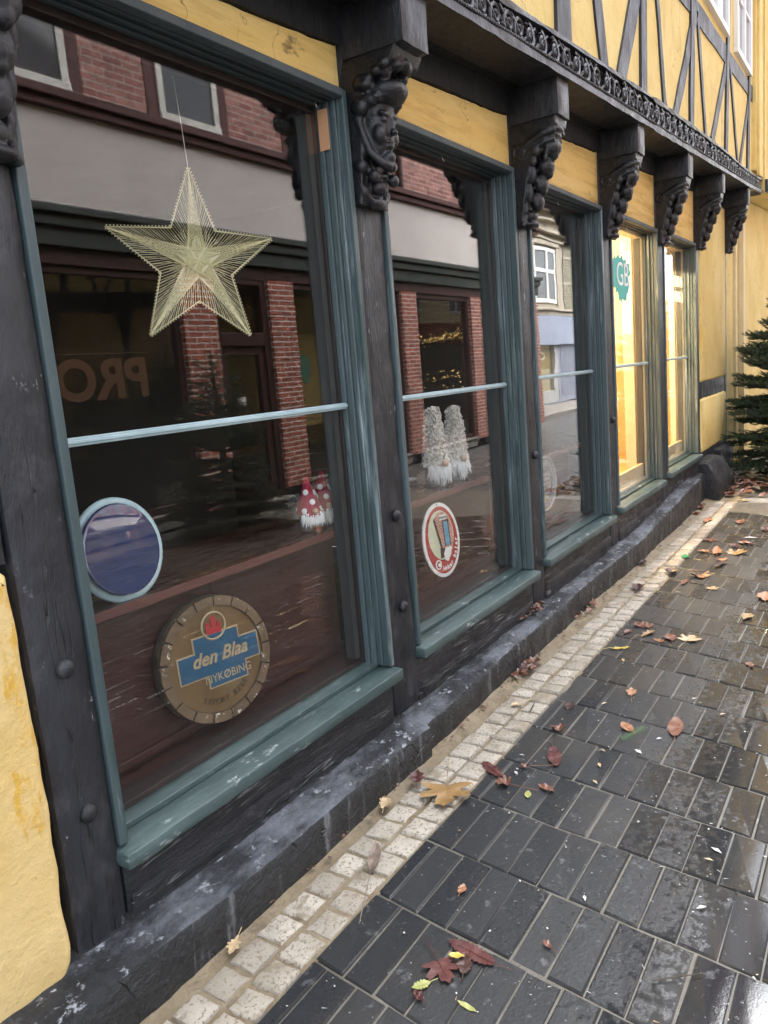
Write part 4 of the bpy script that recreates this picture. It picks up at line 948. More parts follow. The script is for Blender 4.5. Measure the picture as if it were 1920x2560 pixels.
q = MB()
for k in range(26):
    a = k*2.4; r_ = .006+.0011*k; q.ell((2.27+r_*math.cos(a), 1.90+r_*math.sin(a), SHZ+.088-.0012*k), (.017, .006, .004), 8, 5, Euler((0, -.7+.02*k, a)))
q.build('leaves', M('pale_succulent', (.1, .1, .1), (.2, .19, .2), 30, (.5, .7), 0), pot, smooth=60)
tl = thing('tea_light', 'small glass cup with an orange candle at the feet of the red-hatted gnome', 'candle', (2.062, 1.645, SHZ+.002))
q = MB(); q.lathe([(0, 0), (.016, 0), (.019, .028), (.017, .028), (.0145, .004), (0, .004)], (2.062, 1.645, SHZ+.002), 20); q.build('cup', glass('cup_glass', .1, (.8, .82, .78)), tl, smooth=40)
q = MB(); q.lathe([(0, .004), (.0143, .004), (.0155, .02), (0, .02)], (2.062, 1.645, SHZ+.002), 16); q.build('wax', flat('orange_wax', (.55, .12, .04), .5), tl, smooth=40)

# ------------------------------------------------------------------ lit shop behind the fourth and fifth windows
WARM = (1, .78, .45)
lamp = thing('ceiling_lamp', 'glowing warm ceiling lamp inside the lit shop', 'lamp', (6.4, 2.45, 2.5))
q = MB(); q.lathe([(.0, 0), (.10, .0), (.15, .06), (.15, .09), (0, .09)], (6.4, 2.45, 2.40), 24); q.build('shade', flat('lamp_glow', (.8, .7, .5), .5, WARM, 6), lamp, smooth=40)
for x, e in ((5.3, 20), (6.35, 38), (6.8, 4)):  # middle light sits at the lamp; outer two added to brighten the cream reveals
    pt = bpy.data.lights.new('lamp_and_fill_light', 'POINT'); pt.energy = e; pt.color = WARM; pt.shadow_soft_size = .14
    po = bpy.data.objects.new('lamp_and_fill_light', pt); COL.objects.link(po); po.location = (x, 2.35, 2.25); hang(po, lamp)
WH2 = M('white_shop_paint', (.70, .62, .45), (.78, .70, .52), 3, (.5, .7), 0)
q = MB(); q.box(6.02, 6.05, 1.85, 1.9, .31, 2.55); q.box(6.0, 6.0195, 1.86, 1.88, .31, 2.55)
tag(q.build('folded_screen', WH2, None, bevel=.004), 'thin cream upright board behind the glowing shop window', 'screen')
q = MB(); q.box(7.19, 7.23, 1.93, 1.99, .31, 2.55)
tag(q.build('side_boards', M('pale_shop_board', (.52, .46, .36), (.58, .52, .42), 3, (.5, .7), 0), None, bevel=.004), 'thin pale upright board inside the farthest shop window', 'screen')
q = MB(); q.box(6.2, 7.3, 1.63, 1.64, 2.02, 2.19); tag(q.build('roller_blind', M('pale_blind', (.6, .55, .46), (.64, .6, .5), 3, (.7, .9), 0), None), 'pale roller blind at the top of the farthest shop window', 'blind')
q = MB(); q.box(5.967, 6.05, 1.6235, 1.70, .32, 2.5); q.build('inner_reveal', M('cream_reveal', (.80, .74, .60), (.86, .80, .66), 3, (.5, .7), 0), windows[3])
q = MB(); q.box(7.277, 7.36, 1.6235, 1.67, .32, 2.5); q.build('inner_reveal', M('cream_reveal', (0, 0, 0), (0, 0, 0)), windows[4])
ct = thing('shop_counter', 'orange wooden counter with a cream edge inside the glowing shop', 'counter', (6.1, 2.6, .3))
q = MB(); q.box(5.2, 7.2, 2.35, 2.9, .3, .92); q.build('front', M('orange_wood', (.5, .22, .06), (.58, .28, .09), 3, (.5, .6), .1, 30, (1, 1, .2)), ct)
q = MB(); q.box(5.15, 7.25, 2.31, 2.95, .925, .965); q.build('top', WH2, ct, bevel=.004)
pf = thing('picture_frame', 'cream picture frame with a russet picture leaning inside the glowing window', 'picture frame', (5.2, 1.85, .42))
def fr_(q, u0, u1, v0, v1, d0, d1):
    c, s_ = math.cos(R(-15)), math.sin(R(-15)); P = []
    for (u, v) in ((u0, v0), (u1, v0), (u1, v1), (u0, v1)): P.append((5.36+u*c*.9+v*.0-.0, .46+v))
    vs = []
    for dd in (d0, d1):
        for (u, v) in ((u0, v0), (u1, v0), (u1, v1), (u0, v1)):
            xx = u*math.cos(R(-14))-v*math.sin(R(-14))*-1*-1; zz = v*math.cos(R(14))-u*math.sin(R(14))*-1
            vs.append((5.30+u*.95-v*.22, 1.80+dd+v*.25+.1*u, .50+v*.95+u*.12))
    q.add(vs, [(3, 2, 1, 0), (4, 5, 6, 7), (0, 1, 5, 4), (1, 2, 6, 5), (2, 3, 7, 6), (3, 0, 4, 7)])
q = MB(); fr_(q, -.42, .1, 0, .075, 0, .025); fr_(q, -.42, .1, .50, .56, 0, .025); fr_(q, .045, .1, .0755, .4995, 0, .025); fr_(q, -.42, -.36, .0755, .4995, 0, .025); q.build('frame', WH2, pf, bevel=.003)
q = MB(); fr_(q, -.36, .045, .0755, .4995, .012, .02); q.build('picture', M('russet_picture', (.35, .12, .05), (.6, .32, .2), 14, (.6, .7), 0), pf)
q = MB(); q.box(5.25, 5.36, 1.75, 1.85, .312, .36); q.box(5.42, 5.5, 1.82, 1.92, .312, .40); q.box(5.3, 5.34, 1.76, 1.78, .3605, .43)
tag(q.build('craft_boxes', M('ochre_card', (.55, .3, .08), (.7, .48, .14), 9, (.6, .8), 0), None, bevel=.003), 'ochre craft boxes on the floor of the glowing window', 'boxes')
q = MB(); q.lathe([(.0, 0), (.05, 0), (.06, .03), (.13, .04), (.10, .2), (.06, .26), (0, .26)], (5.62, 2.55, .97), 24); tag(q.build('table_lamp', M('orange_shade', (.5, .22, .1), (.6, .3, .14), 4, (.7, .8), 0), None, smooth=40), 'orange cone-shaped lamp shade on the counter of the glowing shop', 'lamp')
q = MB(); rr = random.Random(5)
for k in range(260):
    a, b = rr.uniform(0, 6.28), rr.uniform(0, 1); r_ = .14*math.sqrt(b); q.ell((5.33+r_*math.cos(a), 2.4+.08*math.sin(a)*r_/.14, 1.16+rr.uniform(-.2, .2)), (.018, .01, .012), 5, 4, Euler((rr.random()*3, rr.random()*3, 0)))
tag(q.build('dried_bouquet', M('dried_ochre_flowers', (.5, .3, .08), (.72, .5, .2), 30, (.7, .9), 0), None), 'ochre dried flowers standing inside the glowing window', 'bouquet')
def star8(q, x, y, z, r_):
    for k in range(4):
        a = math.pi*k/4; q.tube([(x-r_*math.cos(a), y, z-r_*math.sin(a)), (x, y, z), (x+r_*math.cos(a), y, z+r_*math.sin(a))], [.001, .005, .001], 5)
q = MB()
for (x, z) in ((5.50, 2.045), (5.555, 1.925), (5.595, 1.80), (5.545, 1.165), (5.66, 1.0)): star8(q, x, 1.66, z, .036)
for x in (5.50, 5.555, 5.595, 5.66): q.tube([(x, 1.66, 2.18), (x, 1.66, .95 if x > 5.6 else 1.2)], .0008, 4)
tag(q.build('star_garland', flat('straw_stars', (.85, .8, .55), .7), None), 'strings of little straw stars hanging in the glowing window', 'garland')

# ================================================================== NEIGHBOURS ON THIS SIDE
nb = thing('plastered_house', 'plain yellow plastered house next door behind the fir tree', 'house', (9, 1.4, 0))
q = MB(); q.strip(lin(8.80, 14.1, 40), 1.455, 1.9, lambda x: .0, lambda x: 2.86+.058*(x-8.8), 0)
q.build('lower_wall', YELLOWU, nb)
q = MB(); q.box(9.56, 9.66, 1.40, 1.4545, .0, 2.86); q.box(9.25, 9.32, 1.43, 1.4545, .3, 2.8); q.build('pilaster', M('pale_yellow_render', (.72, .60, .36), (.80, .70, .46), 3, (.8, .9), .4, 30), nb, bevel=.004)
q = MB(); q.strip(lin(9.61, 14.1, 30), 1.20, 1.7, lambda x: 2.87+.058*(x-8.8), lambda x: 5.0, 0); q.strip(lin(9.07, 9.6, 8), 1.215, 1.26, lambda x: 3.05, lambda x: 5.0)
q.build('upper_wall', YELLOWU, nb)
q = MB(); q.strip(lin(9.62, 14.1, 30), 1.17, 1.1995, lambda x: 2.86+.058*(x-8.8), lambda x: 2.99+.058*(x-8.8), .004); q.build('ledge', BLACK, nb)
q = MB(); q.tube([(9.9, 1.17, 3.3), (9.9, 1.17, 4.9)], .035, 10); q.box(9.14, 9.2, 1.19, 1.2145, 3.0, 5.0); q.build('downpipe', YELLOWU, nb, smooth=40)
# red-fronted shop farther along this side, seen only by double reflection
rs = thing('red_shop_house', 'yellow house with white windows over a red shop front hung with fairy lights, seen reflected', 'house', (19, 1.4, 0))
q = MB(); q.box(14.1, 30, 1.45, 1.9, 2.6, 5.2); q.build('upper_wall', M('pale_yellow_render', (.72, .60, .36), (.80, .70, .46), 3, (.8, .9), .4, 30), rs)
q = MB(); q.box(14.1, 30, 1.40, 1.85, 2.05, 2.595); q.build('fascia', M('deep_red_fascia', (.22, .02, .018), (.28, .035, .03), 3, (.5, .7), 0), rs)
q = MB(); q.box(14.1, 30, 1.47, 1.8, 0.35, 2.045); q.build('shop_glazing', M('dark_shop_glazing', (.03, .04, .038), (.06, .07, .065), 2, (.1, .3), 0), rs)
q = MB(); q.box(14.1, 30, 1.42, 1.75, 0, .345); q.build('stall_riser', M('dark_riser', (.06, .06, .06), (.1, .1, .095), 4, (.5, .7), 0), rs)
q = MB(); q.text('JOSAS', .30, fmap(19.7, 2.37, 1.395), .004); q.build('lettering', flat('ochre_letters', (.55, .38, .15), .5), rs)
q = MB()
for x in (15.6, 18.0, 20.5, 22.9, 25.4):
    q.box(x-.55, x+.55, 1.40, 1.455, 2.86, 2.94)
    for a, b in ((x-.5, x-.42), (x-.05, x+.05), (x+.42, x+.5)): q.box(a, b, 1.42, 1.4495, 2.941, 4.3)
    q.box(x-.419, x-.051, 1.425, 1.4495, 3.35, 3.41); q.box(x+.051, x+.419, 1.425, 1.4495, 3.35, 3.41)
q.build('window_frame', WHITE, rs)
q = MB()
for x in (15.6, 18.0, 20.5, 22.9, 25.4): q.box(x-.5, x+.5, 1.4397, 1.4495, 2.941, 4.3)
q.build('window_pane', flat('dark_pane', (.03, .035, .04), .1), rs)
gl_ = thing('light_garland', 'fir garland with warm fairy lights across the red shop front', 'garland', (19, 1.35, 2.2))
q = MB(); rr = random.Random(8); q2 = MB()
for k in range(420):
    x = rr.uniform(14.6, 25); zz = 2.2+.07*math.sin(x*2.6)+rr.gauss(0, .05); y = 1.34+rr.uniform(-.06, .04)
    q.ell((x, y, zz), (.10, .03, .03), 5, 4, Euler((rr.random(), rr.random()*3, rr.random()*3)))
    if k % 1 == 0: q2.ell((x+rr.uniform(-.1, .1), y-.06, zz+rr.uniform(-.07, .07)), .013, 6, 4)
for k in range(90): q2.ell((rr.uniform(16, 24), 1.44, rr.uniform(.7, 1.35)), .016, 6, 4)
q.build('greenery', M('garland_green', (.02, .035, .015), (.05, .07, .03), 20, (.7, .9), 0), gl_)
o = q2.build('bulb', flat('warm_bulb', (1, .8, .4), .5, (1, .62, .22), 4), gl_); o['kind'] = 'stuff'

# ================================================================== ACROSS THE STREET (seen in the shop windows)
bs = thing('brick_shop', 'red brick shop building with a grey render band, seen reflected in the shop windows', 'building', (9, YO, 0))
PBRICK = brick_mat('pillar_brick', (.34, .085, .055), (.44, .125, .08), (.66, .60, .55), .21, .0585, .0085)
UBRICK = brick_mat('upper_brick', (.27, .085, .07), (.46, .20, .165), (.50, .38, .34), .22, .066, .008, rough=.6)
RENDER = M('mauve_grey_render', (.52, .48, .465), (.58, .54, .525), 1.5, (.8, .9), .2, 30, spots=((.50, .465, .45), .6, .8, 2, (1, 1, .3)))
GREENG = M('dark_green_gutter', (.02, .028, .026), (.04, .05, .046), 4, (.4, .6), .2, 30)
MAROON = M('maroon_joinery', (.035, .014, .013), (.055, .022, .02), 5, (.35, .5), .2, 40)
CONC = M('concrete_plinth', (.16, .15, .135), (.24, .225, .2), 4, (.7, .9), .5, 40)
BX0, BX1 = 1.2, 15.25
q = MB(); q.box(BX0, BX1, YO-.3, YO, 3.92, 6.1); q.box(BX1-.4, BX1, -9, YO-.3005, 0, 6.1); q.build('brick_wall', UBRICK, bs)
q = MB(); q.box(BX0, BX1-.06, YO-.3, YO-.004, 2.98, 3.76); q.build('render_band', RENDER, bs)
q = MB(); q.box(BX0, BX1, YO-.25, YO+.05, 3.762, 3.84); q.box(BX0, BX1+.03, YO-.25, YO+.09, 3.8405, 3.918); q.build('cornice', M('maroon_cornice', (.06, .02, .018), (.09, .032, .028), 4, (.6, .8), .2), bs, bevel=.008)
q = MB(); q.box(BX0, BX1, YO-.2, YO+.10, 2.90, 2.97); q.box(BX0, BX1, YO-.2, YO+.06, 2.80, 2.8995); q.box(BX0, BX1, YO-.2, YO+.02, 2.64, 2.7995); q.build('gutter', GREENG, bs, bevel=.01)
q = MB(); q.box(BX0, BX1, YO-.2, YO-.03, 2.50, 2.6395); q.build('head_beam', MAROON, bs)
PILL = [(3.05, 3.5), (5.71, 6.18), (7.05, 7.50), (9.97, 10.39), (12.2, 12.65), (14.8, 15.25)]
for a, b in PILL:
    q = MB(); q.box(a, b, YO-.22, YO-.0, .12 if a > 5.8 else .02, 2.499); q.build('brick_pillar', PBRICK, bs)
q = MB()
for a, b in ((3.5, 5.71), (7.5, 9.97), (10.39, 12.2), (12.65, 14.8)): q.box(a+.001, b-.001, YO-.2, YO-.02, 0, .12); q.box(a+.001, b-.001, YO-.2, YO-.001, .1205, .155)
q.box(6.18, 7.05, YO-.2, YO+.1, -.02, .03); q.build('plinth', CONC, bs, bevel=.006)
SG = glass('shop_glass', .12, (.85, .86, .85))
def shopwin(a, b, z0, z1, bars=()):
    fr = MB(); t_ = .07
    fr.box(a, a+t_, YO-.14, YO-.06, z0, z1); fr.box(b-t_, b, YO-.14, YO-.06, z0, z1); fr.box(a+t_+.001, b-t_-.001, YO-.14, YO-.06, z0, z0+t_); fr.box(a+t_+.001, b-t_-.001, YO-.14, YO-.06, z1-t_, z1)
    for x in bars: fr.box(x-.03, x+.03, YO-.14, YO-.06, z0+t_+.001, z1-t_-.001)
    o = fr.build('shop_window', MAROON, bs, bevel=.004)
    p = MB(); p.box(a+t_-.01, b-t_+.01, YO-.103, YO-.098, z0+t_-.01, z1-t_+.01); hang(p.build('pane', SG, None), o); return o
w0 = shopwin(3.5, 5.71, .157, 2.499); shopwin(7.5, 9.97, .157, 2.499, (8.7,)); shopwin(10.39, 12.2, .157, 2.499); shopwin(12.65, 14.8, .157, 2.499); shopwin(1.3, 3.05, .157, 2.499)
OR = flat('orange_decal', (.11, .05, .02), .6)
q = MB(); q.text('PRO', .50, lambda x, y, z: (4.73-x, YO-.094+z, 1.49+y), .002, sx=1.08, bold=.016); hang(q.build('lettering', OR, None), w0)
q = MB(); q.tube([(3.6, YO-.097, 1.74), (5.3, YO-.097, 1.74)], .003, 4); hang(q.build('decal_line', OR, None), w0)
# door
q = MB(); q.box(6.181, 6.26, YO-.16, YO-.04, .031, 2.499); q.box(6.95, 7.049, YO-.16, YO-.04, .031, 2.499); q.box(6.261, 6.949, YO-.16, YO-.04, 1.78, 1.92); q.box(6.261, 6.949, YO-.16, YO-.04, 2.44, 2.499)
q.box(6.262, 6.335, YO-.14, YO-.07, .033, 1.778); q.box(6.85, 6.948, YO-.14, YO-.07, .033, 1.778); q.box(6.336, 6.849, YO-.14, YO-.07, .033, .21); q.box(6.336, 6.849, YO-.14, YO-.07, 1.68, 1.778)
dr = q.build('door', MAROON, bs, bevel=.004)
q = MB(); q.box(6.33, 6.855, YO-.105, YO-.1, .2, 1.69); q.box(6.255, 6.955, YO-.105, YO-.1, 1.915, 2.445); hang(q.build('door_pane', SG, None), dr)
q = MB(); q.box(6.275, 6.31, YO-.0695, YO-.055, 1.0, 1.2); q.tube([(6.29, YO-.055, 1.1), (6.29, YO-.02, 1.1), (6.39, YO-.02, 1.1)], .009, 6); hang(q.build('handle', IRON, None), dr)
q = MB(); q.box(6.46, 6.59, YO-.0985, YO-.0975, 1.12, 1.22); hang(q.build('notice', flat('notice_paper', (.7, .7, .68), .8), None), dr)
# rooms behind the opposite shop glass
q = MB(); q.box(BX0, BX1-.5, -6.1, -6, 0, 2.64); q.box(5.85, 5.95, -6, YO-.23, 0, 2.64); q.box(7.2, 7.3, -6, YO-.23, 0, 2.64); q.box(BX0, BX1-.5, -6, YO-.21, 2.641, 2.70); q.build('room_wall', M('dim_room_wall', (.10, .10, .09), (.14, .138, .125), 1, (.8, .9), 0), bs)
q = MB(); q.box(8.0, 8.75, YO-.6, YO-.57, .75, 1.95); q.build('display_board', M('ochre_display', (.4, .26, .08), (.55, .4, .16), 3, (.7, .8), 0), bs)
q = MB(); q.prism([(8.1+p[0]*.12+.2, 1.5+p[1]*.2) for p in blob(0, 0, 1, 1, 1)], YO-.569, YO-.56); q.build('display_patch', TEALDECAL, bs)
# upper windows across
def oppwin(a, b, z0, z1):
    f = MB(); t_ = .075
    f.box(a, a+t_, YO-.02, YO+.03, z0+t_, z1); f.box(b-t_, b, YO-.02, YO+.03, z0+t_, z1); f.box(a, b, YO-.02, YO+.045, z0, z0+t_-.001); f.box(a+t_+.001, b-t_-.001, YO-.02, YO+.03, z1-t_, z1); f.box(a+t_+.001, b-t_-.001, YO-.02, YO+.02, (z0+z1)/2+.1, (z0+z1)/2+.15)
    o = f.build('window', M('flaking_white_paint', (.55, .54, .50), (.68, .67, .63), 9, (.6, .8), .4, 50, spots=((.12, .11, .1), .66, .72, 18, (1, 1, 1))), bs, bevel=.003)
    p = MB(); p.box(a+t_-.01, b-t_+.01, YO-.0095, YO+.012, z0+t_-.01, z1-t_+.01); hang(p.build('pane', M('dark_upper_pane', (.05, .055, .062), (.09, .095, .105), 1.5, (.05, .1), 0), None), o)
    s = MB(); s.box(a-.14, a-.001, YO-.01, YO+.012, 3.92, z1+.2); s.box(b+.001, b+.14, YO-.01, YO+.012, 3.92, z1+.2); hang(s.build('reveal', M('maroon_cornice', (0, 0, 0), (0, 0, 0)), None), o)
for a, b in ((3.75, 4.72), (5.72, 6.53), (7.7, 8.5), (12.35, 13.2), (14.1, 14.7)): oppwin(a, b, 3.925, 5.35)
q = MB(); q.tube([(10.1, YO+.05, 3.93), (10.1, YO+.05, 6.05)], .045, 10); q.tube([(9.9, YO+.03, 3.93), (9.9, YO+.03, 6.05)], .02, 8); q.build('downpipe', MAROON, bs, smooth=40)
q = MB(); q.prism([(YO+.2, 6.1), (YO+.2, 6.2), (-6, 8.2), (-9.4, 6.2), (-9.4, 6.1)], BX0, BX1+.1, 'yz'); q.build('roof', M('dark_red_tiles', (.12, .04, .025), (.18, .06, .04), 5, (.7, .9), .6, 30, (6, 1, 1)), bs)

# stone corner building beyond the side street
YS = -5.5
so_ = thing('stone_building', 'cream stone corner building with a pale blue shop fascia and roller shutter, seen reflected', 'building', (22, YS, 0))
STONE = M('cream_stone', (.34, .30, .235), (.44, .395, .32), 4, (.8, .9), .5, 20)
QUOIN = brick_mat('grey_green_brick', (.22, .20, .13), (.29, .26, .17), (.38, .36, .3), .25, .075, .008)
BLUEF = M('pale_blue_fascia', (.25, .285, .37), (.30, .335, .42), 2, (.5, .7), 0)
q = MB(); q.box(17.2, 24.6, YS-.5, YS, 2.75, 9); q.build('stone_wall', STONE, so_)
q = MB(); q.box(23.95, 25.3, YS-.5, YS+.02, 2.75, 9); q.box(25.3, 33, YS-.5, YS+.01, 0, 9); q.build('quoin_wall', QUOIN, so_)
q = MB()
for z in (3.6, 4.35, 5.1): q.box(23.94, 25.31, YS, YS+.03, z, z+.07)
q.build('string_course', STONE, so_)
q = MB(); q.box(17.0, 25.4, YS, YS+.12, 2.62, 2.76); q.box(17.0, 25.4, YS, YS+.2, 2.761, 2.84)
for z, d in ((4.75, .12), (4.95, .2), (5.3, .16), (5.55, .26), (5.62, .32), (6.0, .15)): q.box(17.0, 25.45, YS, YS+d, z, z+.07)
q.build('cornice', STONE, so_, bevel=.02)
q = MB(); q.box(21.3, 21.5, YS, YS+.08, 2.95, 4.6); q.box(23.25, 23.45, YS, YS+.08, 2.95, 4.6); q.box(21.3, 23.45, YS, YS+.1, 4.601, 4.72); q.box(18.3, 18.5, YS, YS+.08, 2.95, 4.6); q.box(20.25, 20.45, YS, YS+.08, 2.95, 4.6); q.build('window_surround', STONE, so_, bevel=.01)
for x0 in (21.52, 18.52):
    q = MB(); x1 = x0+1.7
    for a, b in ((x0, x0+.12), (x0+.79, x0+.91), (x1-.12, x1)): q.box(a, b, YS, YS+.05, 3.0, 4.55)
    q.box(x0+.121, x1-.121, YS, YS+.045, 3.0, 3.12); q.box(x0+.121, x1-.121, YS, YS+.045, 3.86, 3.96); q.box(x0+.121, x1-.121, YS, YS+.045, 4.45, 4.55); o = q.build('window', WHITE, so_)
    q = MB(); q.box(x0+.1, x1-.1, YS-.01, YS+.02, 3.05, 4.5); hang(q.build('pane', flat('curtained_pane', (.16, .17, .18), .15), None), o)
q = MB(); q.box(17.2, 25.3, YS-.3, YS+.16, 1.80, 2.61); q.build('fascia', BLUEF, so_)
q = MB(); q.box(22.98, 25.0, YS-.3, YS+.06, .1, 1.799)
for k in range(24): q.box(23.2, 24.95, YS+.0605, YS+.075, .3+.062*k, .3+.062*k+.045)
q.build('roller_shutter', M('blue_grey_shutter', (.22, .24, .30), (.27, .29, .36), 4, (.4, .6), 0), so_)
q = MB(); q.box(17.2, 22.97, YS-.3, YS+.05, .1, .45); q.box(22.7, 22.97, YS-.3, YS+.06, .4505, 1.799); q.build('stall_riser', M('grey_riser', (.34, .34, .33), (.4, .4, .39), 4, (.6, .8), 0), so_)
q = MB(); q.box(17.2, 22.699, YS-.25, YS-.05, .4505, 1.799); q.build('shop_room', M('ochre_shop_room', (.36, .27, .09), (.46, .36, .14), .8, (.8, .9), 0), so_)
q = MB(); q.box(20.0, 21.2, YS-.049, YS-.02, .452, 1.797); q.build('curtain', M('burgundy_cloth', (.06, .012, .018), (.1, .02, .03), 6, (.8, .9), 0), so_)
q = MB(); q.box(17.25, 22.69, YS-.012, YS-.004, .46, 1.79); q.build('shop_pane', glass('stone_shop_glass', .06), so_)
q = MB(); q.text('SPILLEHALLEN', .17, lambda x, y, z: (20.75-x, YS+.002+z, 1.5+y), .003, sx=1.15)
q.tube([(20.75+1.35*math.cos(t), YS+.002, 1.5+.17*math.sin(t)) for t in lin(0, 2*math.pi*35/36, 36)], .01, 5, closed=True); q.build('lettering', flat('cream_letters', (.75, .7, .6), .5), so_)
q = MB(); q.box(15.3, 33, -9, YO+.0, -.035, .0) if False else q.box(17, 33, YS, YS+1.6, -.03, .06); struct('', q.build('kerb', CONC))

# ================================================================== FIR TREES
NEEDLE = M('fir_needles', (.016, .042, .018), (.045, .088, .034), 4, (.4, .6), 0, spots=((.08, .14, .055), .58, .7, 9, (1, 1, 1)))
BARK = M('fir_bark', (.05, .038, .028), (.1, .08, .06), 12, (.8, .9), .5, 40)
def fir(name, x, y, H, Rb, label, seed, spray=1.0, keep=None):
    rr = random.Random(seed); t = thing(name, label, 'tree', (x, y, 0))
    q = MB(); q.tube([(x, y, 0), (x+.01, y, H*.5), (x, y, H)], [.045, .028, .006], 8); q.build('trunk', BARK, t, smooth=60)
    q = MB(); tw = MB()
    def twig(p, d, L, w=1.0, lev=0):
        n = max(3, int(L/.03)); pts = [p+d*L*k/n+Vector((0, 0, .10*L*(k/n)**2-.02*math.sin(3*k/n))) for k in range(n+1)]
        tw.tube(pts, [.0045*(1-.7*k/n)*w for k in range(n+1)], 4)
        side = d.cross(Vector((0, 0, 1))).normalized(); upv = side.cross(d).normalized()
        m_ = int(L/.0052*spray)
        for k in range(m_):
            f = (k+rr.random())/m_; i = min(n-1, int(f*n)); base = pts[i].lerp(pts[i+1], f*n-i)
            a = rr.choice((rr.uniform(-.5, .9), math.pi-rr.uniform(-.5, .9))); out = side*math.cos(a)+upv*math.sin(a); l = rr.uniform(.021, .032)*(1-.3*f)
            tip = base+out*l*.86+d*l*.6; sd = d.cross(out).normalized()*.0016
            o = len(q.v); q.v += [tuple(base-sd+d*.0), tuple(base+sd), tuple(tip+sd*.5), tuple(tip-sd*.5)]; q.f.append([o, o+1, o+2, o+3]); q.m.append(0)
        return pts
    z = .06*H
    while z < H*.97:
        f = z/H; nb = rr.randint(9, 12) if f < .75 else rr.randint(4, 6); a0 = rr.uniform(0, 6.28); L0 = Rb*(1-f)**.85*1.0
        for k in range(nb):
            a = a0+6.283*k/nb+rr.uniform(-.25, .25); L = L0*rr.uniform(.72, 1.12)+.05; droop = rr.uniform(-.30, -.02) if f < .45 else rr.uniform(-.05, .35)
            d = Vector((math.cos(a), math.sin(a), droop)).normalized(); b = Vector((x, y, z+rr.uniform(-.04, .04)))
            if keep and not keep(b+d*L): continue
            pts = twig(b+d*.03, d, L, 1.6)
            m_ = max(2, int(L/.075))
            for j in range(1, m_+1):
                fj = (j+.2)/(m_+1)
                for s in (-1, 1):
                    base = b+d*(.03+L*fj)+Vector((0, 0, .10*L*fj*fj)); an = s*rr.uniform(.55, .95)
                    d2 = Vector((d.x*math.cos(an)-d.y*math.sin(an), d.x*math.sin(an)+d.y*math.cos(an), d.z+rr.uniform(-.12, .15))).normalized(); L2 = min(.3, L*(1-fj)*.75+.06)*rr.uniform(.7, 1.1)
                    twig(base, d2, L2)
                    if L2 > .14:
                        for s2 in (-1, 1): 
                            an2 = s2*.75; d3 = Vector((d2.x*math.cos(an2)-d2.y*math.sin(an2), d2.x*math.sin(an2)+d2.y*math.cos(an2), d2.z+.05)).normalized(); twig(base+d2*L2*.5, d3, L2*.45)
        z += rr.uniform(.08, .12)*(1 if f < .7 else .8)
    twig(Vector((x, y, H-.16)), Vector((0, 0, 1)), .2, 1)
    q.build('crown', NEEDLE, t); tw.build('branches', BARK, t)
fir('fir_tree', 8.9, .88, 1.92, .92, 'dark green fir tree standing at the yellow house by the end of the paving', 21, 2.1, lambda p: p.y < 1.46)
fir('fir_tree', 5.25, -2.15, 1.68, .62, 'small dark fir tree across the street, seen reflected in the nearest window', 5, .6)

# ================================================================== LEAVES AND LITTER
def leafmat(n, c1, c2, vein=None):
    return M(n, c1, c2, 22, (.22, .5), .35, 90, spots=((c1[0]*.35, c1[1]*.35, c1[2]*.35), .62, .78, 30, (1, 1, 1)), bdist=.003)
LM = dict(gold=leafmat('golden_leaf', (0.246, 0.134, 0.049), (0.344, 0.228, 0.095)), orange=leafmat('orange_leaf', (0.259, 0.110, 0.052), (0.371, 0.194, 0.099)), rust=leafmat('rust_leaf', (0.138, 0.056, 0.036), (0.231, 0.109, 0.068)),
          wine=leafmat('wine_red_leaf', (0.065, 0.021, 0.019), (0.130, 0.049, 0.043)), dark=leafmat('dark_wet_leaf', (0.039, 0.020, 0.017), (0.093, 0.046, 0.035)), tan=leafmat('tan_leaf', (0.395, 0.279, 0.150), (0.526, 0.397, 0.241)),
          grey=leafmat('grey_brown_leaf', (0.161, 0.120, 0.093), (0.243, 0.188, 0.147)), lime=leafmat('yellow_green_leaf', (0.291, 0.304, 0.094), (0.405, 0.405, 0.160)), yellow=leafmat('bright_yellow_leaf', (0.483, 0.368, 0.075), (0.588, 0.473, 0.112)), white=flat('pale_petal_and_glint', (.5, .5, .48), .5))
MAPLE = [(0, 1), (10, .82), (18, .86), (26, .6), (30, .42), (40, .62), (48, .9), (55, .8), (62, .84), (74, .5), (82, .38), (95, .6), (104, .74), (112, .6), (128, .42), (150, .34), (170, .22), (180, .12)]
OAK = [(0, 1), (12, .8), (20, .55), (30, .66), (40, .62), (52, .34), (66, .46), (80, .42), (96, .24), (118, .34), (136, .30), (155, .26), (172, .5), (180, .62)]
FEATH = None
def outline(kind):
    if kind in ('maple', 'oak'):
        P = MAPLE if kind == 'maple' else OAK
        r_ = [(R(a), d) for a, d in P]; r_ = r_+[(-a, d) for a, d in r_[-2:0:-1]]
        return [(d*math.cos(a)*.5, d*math.sin(a)*.5) for a, d in r_]
    out = []
    n = 22
    for s in (1, -1):
        for k in (range(n+1) if s == 1 else range(n-1, 0, -1)):
            t = k/n; wdt = {'oval': .24, 'long': .135, 'feather': .2, 'scrap': .27}[kind]*math.sin(math.pi*min(1, t*.97+.03))**(.8 if kind != 'feather' else .6)
            if kind == 'feather': wdt *= (1 if k % 2 else .72)
            if kind == 'scrap': wdt *= (.7+.5*abs(math.sin(k*2.3)))
            out.append((t-.5, s*wdt))
    return out
LEAFN = 0
